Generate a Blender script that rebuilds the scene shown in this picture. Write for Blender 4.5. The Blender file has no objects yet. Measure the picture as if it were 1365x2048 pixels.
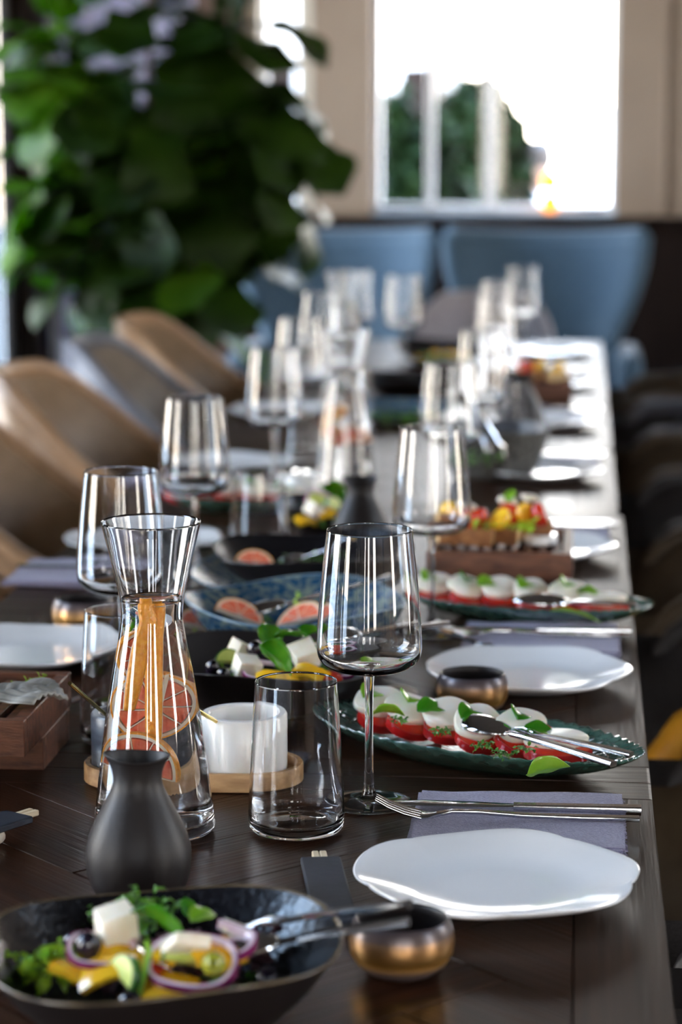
import bpy, bmesh, math, random
from mathutils import Vector, Matrix, Euler, noise
from math import sin, cos, pi, sqrt, radians, atan2
random.seed(7)
sc = bpy.context.scene
COL = sc.collection
TZ = 0.75                                   # table top height

# ------------------------------------------------------------------ camera
cd = bpy.data.cameras.new('camera')
cam = bpy.data.objects.new('camera', cd); COL.objects.link(cam)
cd.sensor_fit = 'VERTICAL'; cd.sensor_height = 36.0; cd.sensor_width = 24.0; cd.lens = 84.97
cam.location = (0, 0, 1.29)
cam.rotation_euler = (radians(90 - 9.004), 0, radians(5.642))
cd.clip_start = 0.05; cd.clip_end = 200
cd.dof.use_dof = True; cd.dof.focus_distance = 1.90; cd.dof.aperture_fstop = 5.0
sc.camera = cam
# ------------------------------------------------------------------ sky, sun, exposure
W = bpy.data.worlds.new('sky'); sc.world = W; W.use_nodes = True
bg = W.node_tree.nodes['Background']
_N = W.node_tree.nodes; _L = W.node_tree.links                     # hazy bright sky: cream at the horizon, blue overhead
_tc = _N.new('ShaderNodeTexCoord'); _sp = _N.new('ShaderNodeSeparateXYZ'); _rp = _N.new('ShaderNodeValToRGB')
_L.new(_tc.outputs['Generated'], _sp.inputs[0]); _L.new(_sp.outputs[2], _rp.inputs[0]); _L.new(_rp.outputs[0], bg.inputs[0])
_e = _rp.color_ramp.elements; _e[0].position = 0.0; _e[0].color = (1.0, .90, .76, 1); _e[1].position = .55; _e[1].color = (.46, .68, 1.0, 1)
_x = _e.new(.12); _x.color = (.96, .93, .88, 1)
bg.inputs[1].default_value = 11.0
sc.view_settings.view_transform = 'Standard'; sc.view_settings.look = 'None'
sc.view_settings.gamma = 1; sc.view_settings.use_curve_mapping = False
sc.view_settings.exposure = 0.95
cy = sc.cycles
cy.max_bounces = 24; cy.transmission_bounces = 24; cy.transparent_max_bounces = 24
cy.glossy_bounces = 8; cy.diffuse_bounces = 4; cy.sample_clamp_indirect = 8; cy.blur_glossy = 0.3

# ------------------------------------------------------------------ materials
M = {}
def mat(name, col, rough=0.5, metal=0.0, col2=None, nscale=20.0, bump=0.0, bscale=60.0, coat=0.0,
        trans=0.0, ior=1.45, stretch=None, uv=False, sss=0.0, detail=3.0, ramp=(0.35, 0.65), sheen=0.0, rvar=0.0, spec=0.5, emit=None):
    m = bpy.data.materials.new(name); m.use_nodes = True
    nt = m.node_tree; N = nt.nodes; L = nt.links; b = N['Principled BSDF']
    b.inputs['Base Color'].default_value = (*col, 1); b.inputs['Roughness'].default_value = rough
    b.inputs['Metallic'].default_value = metal; b.inputs['IOR'].default_value = ior
    b.inputs['Coat Weight'].default_value = coat; b.inputs['Coat Roughness'].default_value = 0.12
    b.inputs['Transmission Weight'].default_value = trans
    b.inputs['Specular IOR Level'].default_value = spec
    if sss:
        b.inputs['Subsurface Weight'].default_value = sss; b.inputs['Subsurface Radius'].default_value = (.01, .005, .003)
        b.inputs['Subsurface Scale'].default_value = 0.5
    if sheen: b.inputs['Sheen Weight'].default_value = sheen
    if emit: b.inputs['Emission Color'].default_value = (*emit[0], 1); b.inputs['Emission Strength'].default_value = emit[1]
    if col2 or bump or rvar:
        tc = N.new('ShaderNodeTexCoord'); mp = N.new('ShaderNodeMapping')
        L.new(tc.outputs['UV' if uv else 'Object'], mp.inputs[0])
        if stretch: mp.inputs['Scale'].default_value = stretch
        n = N.new('ShaderNodeTexNoise'); n.inputs['Scale'].default_value = nscale; n.inputs['Detail'].default_value = detail
        L.new(mp.outputs[0], n.inputs['Vector'])
        r = N.new('ShaderNodeValToRGB'); r.color_ramp.elements[0].position = ramp[0]; r.color_ramp.elements[1].position = ramp[1]
        r.color_ramp.elements[0].color = (*col, 1); r.color_ramp.elements[1].color = (*(col2 or col), 1)
        L.new(n.outputs[0], r.inputs[0]); L.new(r.outputs[0], b.inputs['Base Color'])
        if rvar:
            mr = N.new('ShaderNodeMapRange'); mr.inputs['To Min'].default_value = rough - rvar; mr.inputs['To Max'].default_value = rough + rvar
            L.new(n.outputs[0], mr.inputs[0]); L.new(mr.outputs[0], b.inputs['Roughness'])
        if bump:
            n2 = N.new('ShaderNodeTexNoise'); n2.inputs['Scale'].default_value = bscale; n2.inputs['Detail'].default_value = 2
            L.new(mp.outputs[0], n2.inputs['Vector'])
            bp = N.new('ShaderNodeBump'); bp.inputs['Strength'].default_value = bump; bp.inputs['Distance'].default_value = 0.002
            L.new(n2.outputs[0], bp.inputs['Height']); L.new(bp.outputs[0], b.inputs['Normal'])
    M[name] = m
    return m

mat('oak', (.011, .0038, .0019), .30, col2=(.042, .0155, .0070), nscale=3.0, stretch=(1.2, 30, 1), uv=True, bump=.22, bscale=9, coat=.0, detail=6, rvar=.04, spec=.13, ramp=(.3, .7))
mat('oak_edge', (.012, .005, .0028), .34, col2=(.040, .018, .0095), nscale=3.0, stretch=(1.2, 30, 1), uv=True, bump=.2, bscale=9, coat=.0, detail=6, spec=.13, ramp=(.3, .7))
mat('walnut', (.060, .019, .009), .45, col2=(.17, .062, .030), nscale=6, stretch=(5, 22, 22), bump=.2, bscale=30, detail=6)
mat('beech', (.36, .19, .075), .5, col2=(.58, .35, .16), nscale=8, stretch=(3, 14, 14), bump=.15, bscale=30, detail=6)
mat('floor_wood', (.055, .035, .025), .4, col2=(.10, .065, .045), nscale=4, stretch=(8, 1, 1))
mat('glass', (1, 1, 1), 0.0, trans=1.0, ior=1.5)
mat('water', (.995, 1, 1), 0.0, trans=1.0, ior=1.333)
mat('black_ceramic', (.011, .008, .008), .46, bump=.08, bscale=400, spec=.4)
mat('black_glaze', (.005, .005, .007), .22, col2=(.018, .019, .024), nscale=260, bump=.35, bscale=160, rvar=.1, ramp=(.5, .75))
mat('black_glaze_rim', (.05, .035, .02), .25, col2=(.14, .10, .055), nscale=60)
mat('blue_glaze', (.010, .055, .12), .25, col2=(.16, .20, .17), nscale=120, bump=.4, bscale=120, ramp=(.45, .62))
mat('blue_rim', (.15, .24, .32), .25, col2=(.17, .26, .33), nscale=60, bump=.2)
mat('stone', (.045, .042, .038), .7, col2=(.17, .16, .14), nscale=130, bump=.8, bscale=150, ramp=(.4, .7))
mat('porcelain', (.80, .80, .80), .13, coat=.3, bump=.02, bscale=20)
mat('marble', (.82, .80, .76), .22, col2=(.60, .54, .47), nscale=14, detail=8, ramp=(.56, .74), coat=.2, sss=.05)
mat('slate', (.035, .04, .05), .32, col2=(.10, .11, .13), nscale=25, stretch=(1, 1, 6), detail=6)
mat('steel', (.62, .63, .65), .10, metal=1.0, bump=.02, bscale=200)
mat('brass', (.75, .58, .22), .14, metal=1.0, bump=.02, bscale=200)
mat('linen', (.20, .18, .27), .95, col2=(.29, .265, .38), nscale=500, bump=.9, bscale=700, sheen=.3, ramp=(.35, .65))
mat('navy_paper', (.012, .016, .026), .6, col2=(.018, .023, .036), nscale=40, bump=.1, bscale=200)
mat('bamboo', (.62, .47, .28), .5, col2=(.74, .60, .40), nscale=20, stretch=(1, 1, .1))
mat('pebble', (.50, .42, .33), .4, col2=(.62, .54, .44), nscale=50)
mat('leather_beige', (.21, .13, .066), .42, col2=(.25, .16, .088), nscale=30, bump=.25, bscale=180)
mat('leather_tan', (.34, .20, .105), .40, col2=(.40, .245, .135), nscale=30, bump=.25, bscale=180)
mat('leather_grey', (.115, .115, .135), .38, col2=(.15, .15, .17), nscale=30, bump=.25, bscale=180)
mat('leather_grey_in', (.16, .12, .085), .42, col2=(.20, .155, .11), nscale=30, bump=.25, bscale=180)
mat('leather_dark', (.032, .028, .030), .5, col2=(.045, .040, .040), nscale=30, bump=.25, bscale=180)
mat('leather_brown', (.080, .052, .030), .5, col2=(.105, .072, .042), nscale=30, bump=.25, bscale=180)
mat('leather_mustard', (.62, .27, .02), .38, col2=(.72, .34, .03), nscale=30, bump=.25, bscale=180)  # golden sunlight on a chair arm, put into the colour
mat('leather_pale', (.34, .30, .31), .5, col2=(.38, .34, .35), nscale=30, bump=.2, bscale=180)
mat('blue_velvet', (.036, .078, .122), .8, col2=(.048, .096, .145), nscale=60, sheen=.35, bump=.15, bscale=300)
mat('black_metal', (.02, .018, .017), .4, col2=(.03, .027, .025), nscale=20)
mat('wall_paint', (.28, .21, .155), .75, col2=(.31, .235, .175), nscale=3, bump=.1, bscale=60)
mat('wall_dark', (.009, .005, .004), .7, col2=(.014, .008, .006), nscale=3, stretch=(10, 10, 1), spec=.12)
mat('brown_paint', (.10, .062, .042), .6, col2=(.12, .075, .05), nscale=4)
mat('cream_trim', (.62, .56, .46), .5, col2=(.68, .62, .52), nscale=4)
mat('white_frame', (.75, .75, .76), .4, col2=(.80, .80, .80), nscale=5)
mat('sill', (.16, .24, .33), .3, col2=(.20, .29, .38), nscale=6)  # reflected sky put into the blue base colour
mat('ceiling_paint', (.05, .038, .03), .8, col2=(.065, .05, .04), nscale=3)
mat('sheer', (.62, .61, .68), .9, col2=(.70, .69, .76), nscale=30, trans=0.0)
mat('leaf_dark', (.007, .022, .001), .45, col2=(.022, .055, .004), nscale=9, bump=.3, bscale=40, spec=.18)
mat('leaf_lit', (.035, .100, .004), .42, col2=(.080, .17, .008), nscale=9, bump=.3, bscale=40, spec=.18)  # paler copy of the leaf green, daylight put into the colour
mat('bark', (.11, .065, .045), .8, col2=(.17, .10, .07), nscale=30, bump=.5)
mat('terracotta', (.07, .05, .04), .7, col2=(.09, .065, .05), nscale=20)
mat('soil', (.02, .013, .01), .95, col2=(.04, .03, .02), nscale=90, bump=.8)
mat('basil', (.015, .16, .004), .25, col2=(.10, .34, .02), nscale=50, bump=.5, bscale=90, coat=.3, sss=.1)
mat('basil_light', (.16, .38, .02), .3, col2=(.30, .50, .05), nscale=50, bump=.5, bscale=90, coat=.3, sss=.1)
mat('pesto', (.02, .12, .004), .3, col2=(.12, .30, .02), nscale=220, bump=1.0, bscale=260, coat=.4)
mat('frisee', (.16, .42, .010), .35, col2=(.50, .72, .04), nscale=50, bump=.4)
mat('lettuce_purple', (.035, .010, .020), .35, col2=(.10, .045, .05), nscale=60, bump=.5)
mat('feta', (.88, .84, .74), .55, col2=(.82, .74, .58), nscale=60, bump=.4, bscale=220, sss=.2)
mat('mozzarella', (.90, .86, .77), .35, col2=(.84, .77, .62), nscale=40, bump=.2, sss=.2)
mat('tomato', (.52, .020, .010), .18, col2=(.66, .06, .02), nscale=60, bump=.3, coat=.5, sss=.15)
mat('tomato_skin', (.42, .008, .010), .14, col2=(.50, .015, .012), nscale=30, coat=.5)
mat('yellow_pepper', (.88, .44, .010), .2, col2=(.92, .56, .03), nscale=40, coat=.5, sss=.1)
mat('cucumber', (.52, .62, .12), .3, col2=(.68, .72, .25), nscale=50, coat=.4, sss=.15)
mat('cucumber_skin', (.02, .10, .015), .3, col2=(.05, .18, .02), nscale=60, coat=.3)
mat('onion', (.70, .52, .62), .3, col2=(.80, .66, .72), nscale=50, coat=.3, sss=.15)
mat('onion_skin', (.16, .010, .07), .22, col2=(.25, .03, .13), nscale=50, coat=.5)
mat('olive_black', (.008, .006, .012), .16, col2=(.02, .012, .025), nscale=30, coat=.6)
mat('olive_green', (.30, .32, .02), .2, col2=(.42, .42, .05), nscale=50, coat=.5)
mat('grapefruit', (.80, .11, .05), .3, col2=(.92, .26, .13), nscale=120, stretch=(1, 1, 1), bump=.5, bscale=150, coat=.4, sss=.2)
mat('orange_flesh', (.90, .34, .02), .3, col2=(.95, .48, .06), nscale=120, bump=.5, coat=.4, sss=.2)
mat('pith', (.90, .80, .66), .5, col2=(.86, .72, .55), nscale=60, bump=.2, sss=.1)
mat('peel', (.88, .30, .015), .35, col2=(.95, .42, .04), nscale=260, bump=.5, bscale=350, coat=.2)
mat('bread', (.62, .40, .17), .85, col2=(.78, .58, .30), nscale=90, bump=1.0, bscale=120)
mat('crust', (.20, .075, .025), .7, col2=(.34, .15, .05), nscale=70, bump=.7)
mat('shell', (.16, .15, .13), .35, col2=(.34, .33, .30), nscale=40, stretch=(1, 1, 1), bump=.6, bscale=60)
mat('salt', (.8, .79, .76), .8, col2=(.88, .87, .85), nscale=300, bump=1.0, bscale=400)
mat('pepper', (.03, .022, .018), .8, col2=(.10, .075, .06), nscale=300, bump=1.0, bscale=400)
mat('seed', (.03, .02, .012), .6, col2=(.12, .06, .02), nscale=100)
mat('outside_stone', (.46, .42, .38), .8, col2=(.54, .50, .46), nscale=2)
mat('outside_wall', (.82, .80, .76), .9, col2=(.86, .84, .80), nscale=1.5)
mat('paving', (.50, .48, .45), .85, col2=(.56, .54, .51), nscale=2)
mat('outside_leaf', (.0015, .005, .001), .7, col2=(.008, .020, .003), nscale=7, spec=.1)
mat('skin', (.34, .19, .13), .5, col2=(.38, .22, .15), nscale=20)
mat('hair', (.02, .012, .01), .5, col2=(.03, .02, .015), nscale=60)
mat('white_shirt', (.78, .78, .80), .85, col2=(.84, .84, .85), nscale=30)
mat('dark_cloth', (.03, .035, .06), .85, col2=(.05, .055, .08), nscale=30)
mat('lantern', (.80, .26, .01), .5, col2=(.85, .32, .02), nscale=10, emit=((1.0, .30, .01), 1.3))

def bronze():
    """bowl glaze: matte purple-grey foot and lip, metallic bronze belly"""
    m = bpy.data.materials.new('bronze_glaze'); m.use_nodes = True; nt = m.node_tree; N = nt.nodes; L = nt.links; b = N['Principled BSDF']
    tc = N.new('ShaderNodeTexCoord'); sp = N.new('ShaderNodeSeparateXYZ'); L.new(tc.outputs['Object'], sp.inputs[0])
    n = N.new('ShaderNodeTexNoise'); n.inputs['Scale'].default_value = 400; L.new(tc.outputs['Object'], n.inputs['Vector'])
    ma = N.new('ShaderNodeMath'); ma.operation = 'MULTIPLY_ADD'; ma.inputs[1].default_value = .002; L.new(n.outputs[0], ma.inputs[0]); L.new(sp.outputs[2], ma.inputs[2])
    mr = N.new('ShaderNodeMapRange'); mr.inputs['From Min'].default_value = 0; mr.inputs['From Max'].default_value = .04; L.new(ma.outputs[0], mr.inputs[0])
    r = N.new('ShaderNodeValToRGB'); e = r.color_ramp.elements
    e[0].position = .0; e[0].color = (.10, .075, .075, 1); e[1].position = 1; e[1].color = (.035, .03, .04, 1)
    for p, c in ((.22, (.13, .09, .08, 1)), (.38, (.80, .42, .10, 1)), (.58, (.66, .36, .14, 1)), (.78, (.13, .095, .09, 1))):
        x = e.new(p); x.color = c
    L.new(mr.outputs[0], r.inputs[0]); L.new(r.outputs[0], b.inputs['Base Color'])
    r2 = N.new('ShaderNodeValToRGB'); e = r2.color_ramp.elements
    e[0].position = .24; e[0].color = (.25, .25, .25, 1); e[1].position = .80; e[1].color = (.25, .25, .25, 1)
    for p in (.38, .62): x = e.new(p); x.color = (.92, .92, .92, 1)
    L.new(mr.outputs[0], r2.inputs[0]); L.new(r2.outputs[0], b.inputs['Metallic']); b.inputs['Roughness'].default_value = .30
    bp = N.new('ShaderNodeBump'); bp.inputs['Strength'].default_value = .15; bp.inputs['Distance'].default_value = .001
    L.new(n.outputs[0], bp.inputs['Height']); L.new(bp.outputs[0], b.inputs['Normal']); M['bronze_glaze'] = m
bronze()
def pane_mat():
    m = bpy.data.materials.new('window_glass'); m.use_nodes = True; N = m.node_tree.nodes; L = m.node_tree.links
    N.remove(N['Principled BSDF']); t = N.new('ShaderNodeBsdfTransparent'); g = N.new('ShaderNodeBsdfGlossy'); g.inputs['Roughness'].default_value = .02
    f = N.new('ShaderNodeFresnel'); f.inputs[0].default_value = 1.45; x = N.new('ShaderNodeMixShader')
    L.new(f.outputs[0], x.inputs[0]); L.new(t.outputs[0], x.inputs[1]); L.new(g.outputs[0], x.inputs[2]); L.new(x.outputs[0], N['Material Output'].inputs[0]); M['window_glass'] = m
pane_mat()
def green_glass():
    m = mat('green_glass', (.03, .10, .075), .10, col2=(.10, .22, .17), nscale=70, coat=.6, bump=.2, bscale=120, ramp=(.4, .7))
    m.node_tree.nodes['Principled BSDF'].inputs['Transmission Weight'].default_value = .35
green_glass()

def backlit(name, col, f):
    """leaf that lets part of the daylight through"""
    m = M[name]; N = m.node_tree.nodes; L = m.node_tree.links; b = N['Principled BSDF']; t = N.new('ShaderNodeBsdfTranslucent'); x = N.new('ShaderNodeMixShader')
    t.inputs[0].default_value = (*col, 1); x.inputs[0].default_value = f
    L.new(b.outputs[0], x.inputs[1]); L.new(t.outputs[0], x.inputs[2]); L.new(x.outputs[0], N['Material Output'].inputs[0])
backlit('leaf_dark', (.03, .10, .004), .25); backlit('leaf_lit', (.16, .36, .01), .40); backlit('basil', (.10, .45, .01), .25); backlit('basil_light', (.35, .65, .03), .3)
# ------------------------------------------------------------------ mesh helpers
def dense(P, k=4):
    """smooth profile through the given points (centripetal spline)"""
    out = []
    Q = [Vector((a, b, 0)) for a, b in P]
    for i in range(len(Q) - 1):
        p1, p2 = Q[i], Q[i + 1]; p0 = Q[i - 1] if i else p1 * 2 - p2; p3 = Q[i + 2] if i + 2 < len(Q) else p2 * 2 - p1
        t0 = 0; t1 = t0 + max(1e-5, (p1 - p0).length) ** .5; t2 = t1 + max(1e-5, (p2 - p1).length) ** .5; t3 = t2 + max(1e-5, (p3 - p2).length) ** .5
        for j in range(k):
            t = t1 + (t2 - t1) * j / k
            a1 = p0 * ((t1 - t) / (t1 - t0)) + p1 * ((t - t0) / (t1 - t0)); a2 = p1 * ((t2 - t) / (t2 - t1)) + p2 * ((t - t1) / (t2 - t1)); a3 = p2 * ((t3 - t) / (t3 - t2)) + p3 * ((t - t2) / (t3 - t2))
            b1 = a1 * ((t2 - t) / (t2 - t0)) + a2 * ((t - t0) / (t2 - t0)); b2 = a2 * ((t3 - t) / (t3 - t1)) + a3 * ((t - t1) / (t3 - t1))
            c = b1 * ((t2 - t) / (t2 - t1)) + b2 * ((t - t1) / (t2 - t1)); out.append((max(0, c.x), c.y))
    out.append(P[-1]); return out
def rimmed(o_, i_, lip=.0005):
    """outer and inner wall profiles joined by a small rounded lip, with support rings close to it"""
    a, b = Vector(o_[-1]), Vector(o_[-2]); s = a + (b - a).normalized() * .0012
    c, d = Vector(i_[0]), Vector(i_[1]); s2 = c + (d - c).normalized() * .0012
    m = (a + c) / 2
    return o_[:-1] + [tuple(s), tuple(a), (m.x, m.y + lip), tuple(c), tuple(s2)] + i_[1:]
def mo(name, V, F, mt, parent=None, smooth=True, uv=None, sharp=40, mi=None):
    me = bpy.data.meshes.new(name); me.from_pydata([tuple(v) for v in V], [], F)
    for m in (mt if isinstance(mt, (list, tuple)) else [mt]): me.materials.append(M[m])
    if mi: me.polygons.foreach_set('material_index', mi)
    if smooth:
        me.polygons.foreach_set('use_smooth', [True] * len(F))
        if sharp: me.set_sharp_from_angle(angle=radians(sharp))
    if uv:
        l = me.uv_layers.new(name='UVMap'); l.data.foreach_set('uv', [c for f in F for i in f for c in uv[i]])
    me.update()
    o = bpy.data.objects.new(name, me); COL.objects.link(o)
    if parent: o.parent = parent
    return o
def fixn(V, F):
    """consistent outward normals"""
    bm = bmesh.new(); vs = [bm.verts.new(v) for v in V]
    for f in F:
        try: bm.faces.new([vs[i] for i in f])
        except ValueError: pass
    bmesh.ops.recalc_face_normals(bm, faces=bm.faces); bm.verts.index_update()
    V2 = [v.co.copy() for v in bm.verts]; F2 = [[v.index for v in f.verts] for f in bm.faces]; bm.free()
    return V2, F2
def tag(o, label=None, cat=None, group=None, kind=None):
    if label: o['label'] = label
    if cat: o['category'] = cat
    if group: o['group'] = group
    if kind: o['kind'] = kind
    return o
def thing(name, label, cat, loc=(0, 0, 0), rz=0, group=None):
    o = bpy.data.objects.new(name, None); COL.objects.link(o); o.empty_display_size = .05
    o.location = loc; o.rotation_euler = (0, 0, rz)
    return tag(o, label, cat, group)
def copy_tree(o, parent=None):
    c = o.copy(); COL.objects.link(c)
    if parent: c.parent = parent
    for ch in list(KIDS(o)): copy_tree(ch, c)
    return c
def KIDS(o):
    return [x for x in o.children]
def dup(o, label, loc, rz=0, group=None, cat=None, scale=None):
    c = copy_tree(o); c['label'] = label; c.location = loc; c.rotation_euler = (0, 0, rz)
    if group: c['group'] = group
    elif 'group' in c: del c['group']
    if scale: c.scale = (scale,) * 3
    return c
def X(g, loc=(0, 0, 0), rot=(0, 0, 0), s=1):
    V, F = g; m = Euler(rot).to_matrix(); s = Vector(s) if isinstance(s, (tuple, list)) else Vector((s, s, s))
    return [m @ Vector((v[0] * s[0], v[1] * s[1], v[2] * s[2])) + Vector(loc) for v in V], F
def J(*gs):
    V = []; F = []
    for g in gs:
        b = len(V); V += [Vector(v) for v in g[0]]; F += [[i + b for i in f] for f in g[1]]
    return V, F
def lathe(prof, n=48, closed=False, mod=None):
    V = []; F = []; k = len(prof)
    rows = []
    for (r, z) in prof:
        if r < 1e-6:
            p = (0, 0, z); p = mod(0, z, 0) if mod else p
            rows.append([len(V)]); V.append(Vector(p))
        else:
            row = []
            for i in range(n):
                a = 2 * pi * i / n; p = mod(r, z, a) if mod else (r * cos(a), r * sin(a), z)
                row.append(len(V)); V.append(Vector(p))
            rows.append(row)
    for q in range(k if closed else k - 1):
        A = rows[q]; B = rows[(q + 1) % k]
        for i in range(n):
            j = (i + 1) % n
            if len(A) == 1 and len(B) == 1: continue
            if len(A) == 1: F.append([A[0], B[j], B[i]])
            elif len(B) == 1: F.append([A[i], A[j], B[0]])
            else: F.append([A[i], A[j], B[j], B[i]])
    return V, F
def tube(path, rad, n=8, flat=None, up=Vector((0, 0, 1))):
    """sweep of a round (or flat = (w,t) per point rectangle) section along a path"""
    P = [Vector(p) for p in path]; V = []; F = []; k = len(P)
    for i, p in enumerate(P):
        t = (P[min(i + 1, k - 1)] - P[max(i - 1, 0)]).normalized()
        s = t.cross(up); s = s.normalized() if s.length > 1e-4 else Vector((1, 0, 0)); u = s.cross(t).normalized()
        if flat:
            w, h = flat[i] if isinstance(flat[0], (tuple, list)) else flat
            q = [(-w, -h * .5), (-w * .8, -h), (w * .8, -h), (w, -h * .5), (w, h * .5), (w * .8, h), (-w * .8, h), (-w, h * .5)]
            for a, b in q: V.append(p + s * a * .5 + u * b * .5)
        else:
            r = rad[i] if isinstance(rad, (list, tuple)) else rad
            for j in range(n): a = 2 * pi * j / n; V.append(p + s * r * cos(a) + u * r * sin(a))
    m = 8 if flat else n
    for i in range(k - 1):
        for j in range(m):
            a = i * m + j; b = i * m + (j + 1) % m; F.append([a, b, b + m, a + m])
    F.append(list(range(m))[::-1]); F.append([(k - 1) * m + j for j in range(m)])
    return V, F
def box(sx, sy, sz, bev=0.0, seg=2, loc=(0, 0, 0), rot=(0, 0, 0)):
    """box centred in x, y; bottom at z = 0"""
    bm = bmesh.new(); bmesh.ops.create_cube(bm, size=1)
    for v in bm.verts: v.co = Vector((v.co.x * sx, v.co.y * sy, (v.co.z + .5) * sz))
    if bev: bmesh.ops.bevel(bm, geom=list(bm.edges), offset=bev, segments=seg, affect='EDGES', profile=.5)
    bm.verts.index_update(); V = [v.co.copy() for v in bm.verts]; F = [[v.index for v in f.verts] for f in bm.faces]; bm.free()
    return X((V, F), loc, rot)
def blob(r, sub=2, amp=.15, f=1.5, seed=0, s=(1, 1, 1)):
    bm = bmesh.new(); bmesh.ops.create_icosphere(bm, subdivisions=sub, radius=1)
    for v in bm.verts:
        d = 1 + amp * noise.noise(v.co * f + Vector((seed * 3.1, seed, 0))); v.co = Vector((v.co.x * s[0], v.co.y * s[1], v.co.z * s[2])) * d * r
    bm.verts.index_update(); V = [v.co.copy() for v in bm.verts]; F = [[v.index for v in f.verts] for f in bm.faces]; bm.free()
    return V, F
def chunk(sx, sy, sz, bev, seed=0, amp=.12):
    """irregular cut cube"""
    rnd = random.Random(seed); bm = bmesh.new(); bmesh.ops.create_cube(bm, size=1)
    for v in bm.verts: v.co = Vector((v.co.x * sx * (1 + rnd.uniform(-amp, amp)), v.co.y * sy * (1 + rnd.uniform(-amp, amp)), v.co.z * sz * (1 + rnd.uniform(-amp, amp))))
    bmesh.ops.bevel(bm, geom=list(bm.edges), offset=bev, segments=2, affect='EDGES', profile=.5)
    bm.verts.index_update(); V = [v.co.copy() for v in bm.verts]; F = [[v.index for v in f.verts] for f in bm.faces]; bm.free()
    return V, F
def sheet(fn, nu, nv, th):
    """solid sheet of thickness th from fn(u, v), u and v in 0..1"""
    P = [[Vector(fn(i / nu, j / nv)) for j in range(nv + 1)] for i in range(nu + 1)]
    V = []; F = []; w = nv + 1
    Nn = []
    for i in range(nu + 1):
        for j in range(nv + 1):
            a = P[min(i + 1, nu)][j] - P[max(i - 1, 0)][j]; b = P[i][min(j + 1, nv)] - P[i][max(j - 1, 0)]
            n = a.cross(b); n = n.normalized() if n.length > 1e-12 else Vector((0, 0, 1)); Nn.append(n)
    for s in (.5, -.5):
        for i in range(nu + 1):
            for j in range(nv + 1): V.append(P[i][j] + Nn[i * w + j] * th * s)
    o = (nu + 1) * w
    for i in range(nu):
        for j in range(nv):
            a = i * w + j; F.append([a, a + w, a + w + 1, a + 1]); F.append([o + a, o + a + 1, o + a + w + 1, o + a + w])
    for i in range(nu):
        a = i * w; F.append([a, o + a, o + a + w, a + w]); a = i * w + nv; F.append([a, a + w, o + a + w, o + a])
    for j in range(nv):
        a = j; F.append([a, a + 1, o + a + 1, o + a]); a = nu * w + j; F.append([a, o + a, o + a + 1, a + 1])
    return V, F
def leaf_geo(L_, W_, curl=.3, fold=.3, wav=.0, th=.0004, nu=8, nv=4, shape='ovate', droop=.0):
    def fn(u, v):
        if shape == 'ovate': w = sin(pi * min(1, max(0, u)) ** .8) ** .8
        elif shape == 'fiddle': w = (.15 + .85 * u ** .8) * (1 - max(0, (u - .78) / .22) ** 2.2) ** .5 + .12 * sin(pi * min(1, u * 2.2)) * (u < .45)
        else: w = sin(pi * u) ** .7
        w = max(w, .02) * W_ * .5; s = (v - .5) * 2; ang = curl * u
        x = L_ * (sin(ang) / curl if abs(curl) > 1e-3 else u); z = -L_ * ((1 - cos(ang)) / curl if abs(curl) > 1e-3 else 0)
        return (x, s * w, z + abs(s) * w * fold + wav * W_ * sin(u * 14 + s * 2) * abs(s))
    return sheet(fn, nu, nv, th)
# ================================================================== the room
def struct(name, g, m, smooth=False, parent=None):
    o = mo(name, *g, m, smooth=smooth, parent=parent)
    if parent is None: o['kind'] = 'structure'
    return o
def bx(x0, x1, y0, y1, z0, z1, bev=0.0):
    return box(x1 - x0, y1 - y0, z1 - z0, bev, 1, ((x0 + x1) / 2, (y0 + y1) / 2, z0))
XL, XR, YF, YB, ZC = -1.75, 2.5, -3.2, 8.0, 2.9
struct('floor', bx(XL - .25, XR + .25, YF - .25, YB + .25, -.12, -.012), 'oak_edge')
fl = bpy.data.objects['floor']
k = 0
for i in range(20):                                                   # floorboards, each its own piece
    x0 = XL + i * .2125
    for (y0, y1) in ((YF, 1.5 + (i % 3) * .9), (1.5 + (i % 3) * .9, YB)):
        mo('floorboard', *bx(x0 + .001, x0 + .2115, y0 + .001, y1 - .001, -.012, 0, .001), 'floor_wood', fl, smooth=False)
struct('ceiling', bx(XL - .25, XR + .25, YF - .25, YB + .25, ZC, ZC + .15), 'ceiling_paint')
# back wall with three openings
struct('wall_back', J(bx(XL - .25, XL + .01, YB, YB + .22, 0, ZC), bx(XL + .01, -1.11, YB, YB + .22, 2.45, ZC), bx(-1.11, XR + .25, YB, YB + .22, 1.88, ZC),
                      bx(-1.257, -1.11, YB, YB + .22, 0, 2.45), bx(-.885, -.69, YB, YB + .22, 0, 1.88),
                      bx(.112, .9, YB, YB + .22, 0, 1.88), bx(2.1, XR + .25, YB, YB + .22, 0, 1.88),
                      bx(XL + .01, -1.257, YB, YB + .22, 0, .12), bx(-1.11, -.885, YB, YB + .22, 0, .95), bx(-.69, .112, YB, YB + .22, 0, .95), bx(.9, 2.1, YB, YB + .22, 0, .95)), 'wall_paint')
struct('trim_1', bx(-1.262, -1.105, YB - .07, YB - .001, 0, ZC - .001, .004), 'brown_paint')      # brown column casing
struct('trim_2', bx(.262, .275, YB - .012, YB - .001, 1.02, ZC - .001, .003), 'wall_paint')        # joint cover on the wide pillar
struct('trim_3', J(bx(-1.104, -1.06, YB + .01, YB + .20, .95, 1.88), bx(-.93, -.886, YB + .01, YB + .20, .95, 1.88)), 'cream_trim')
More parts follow.
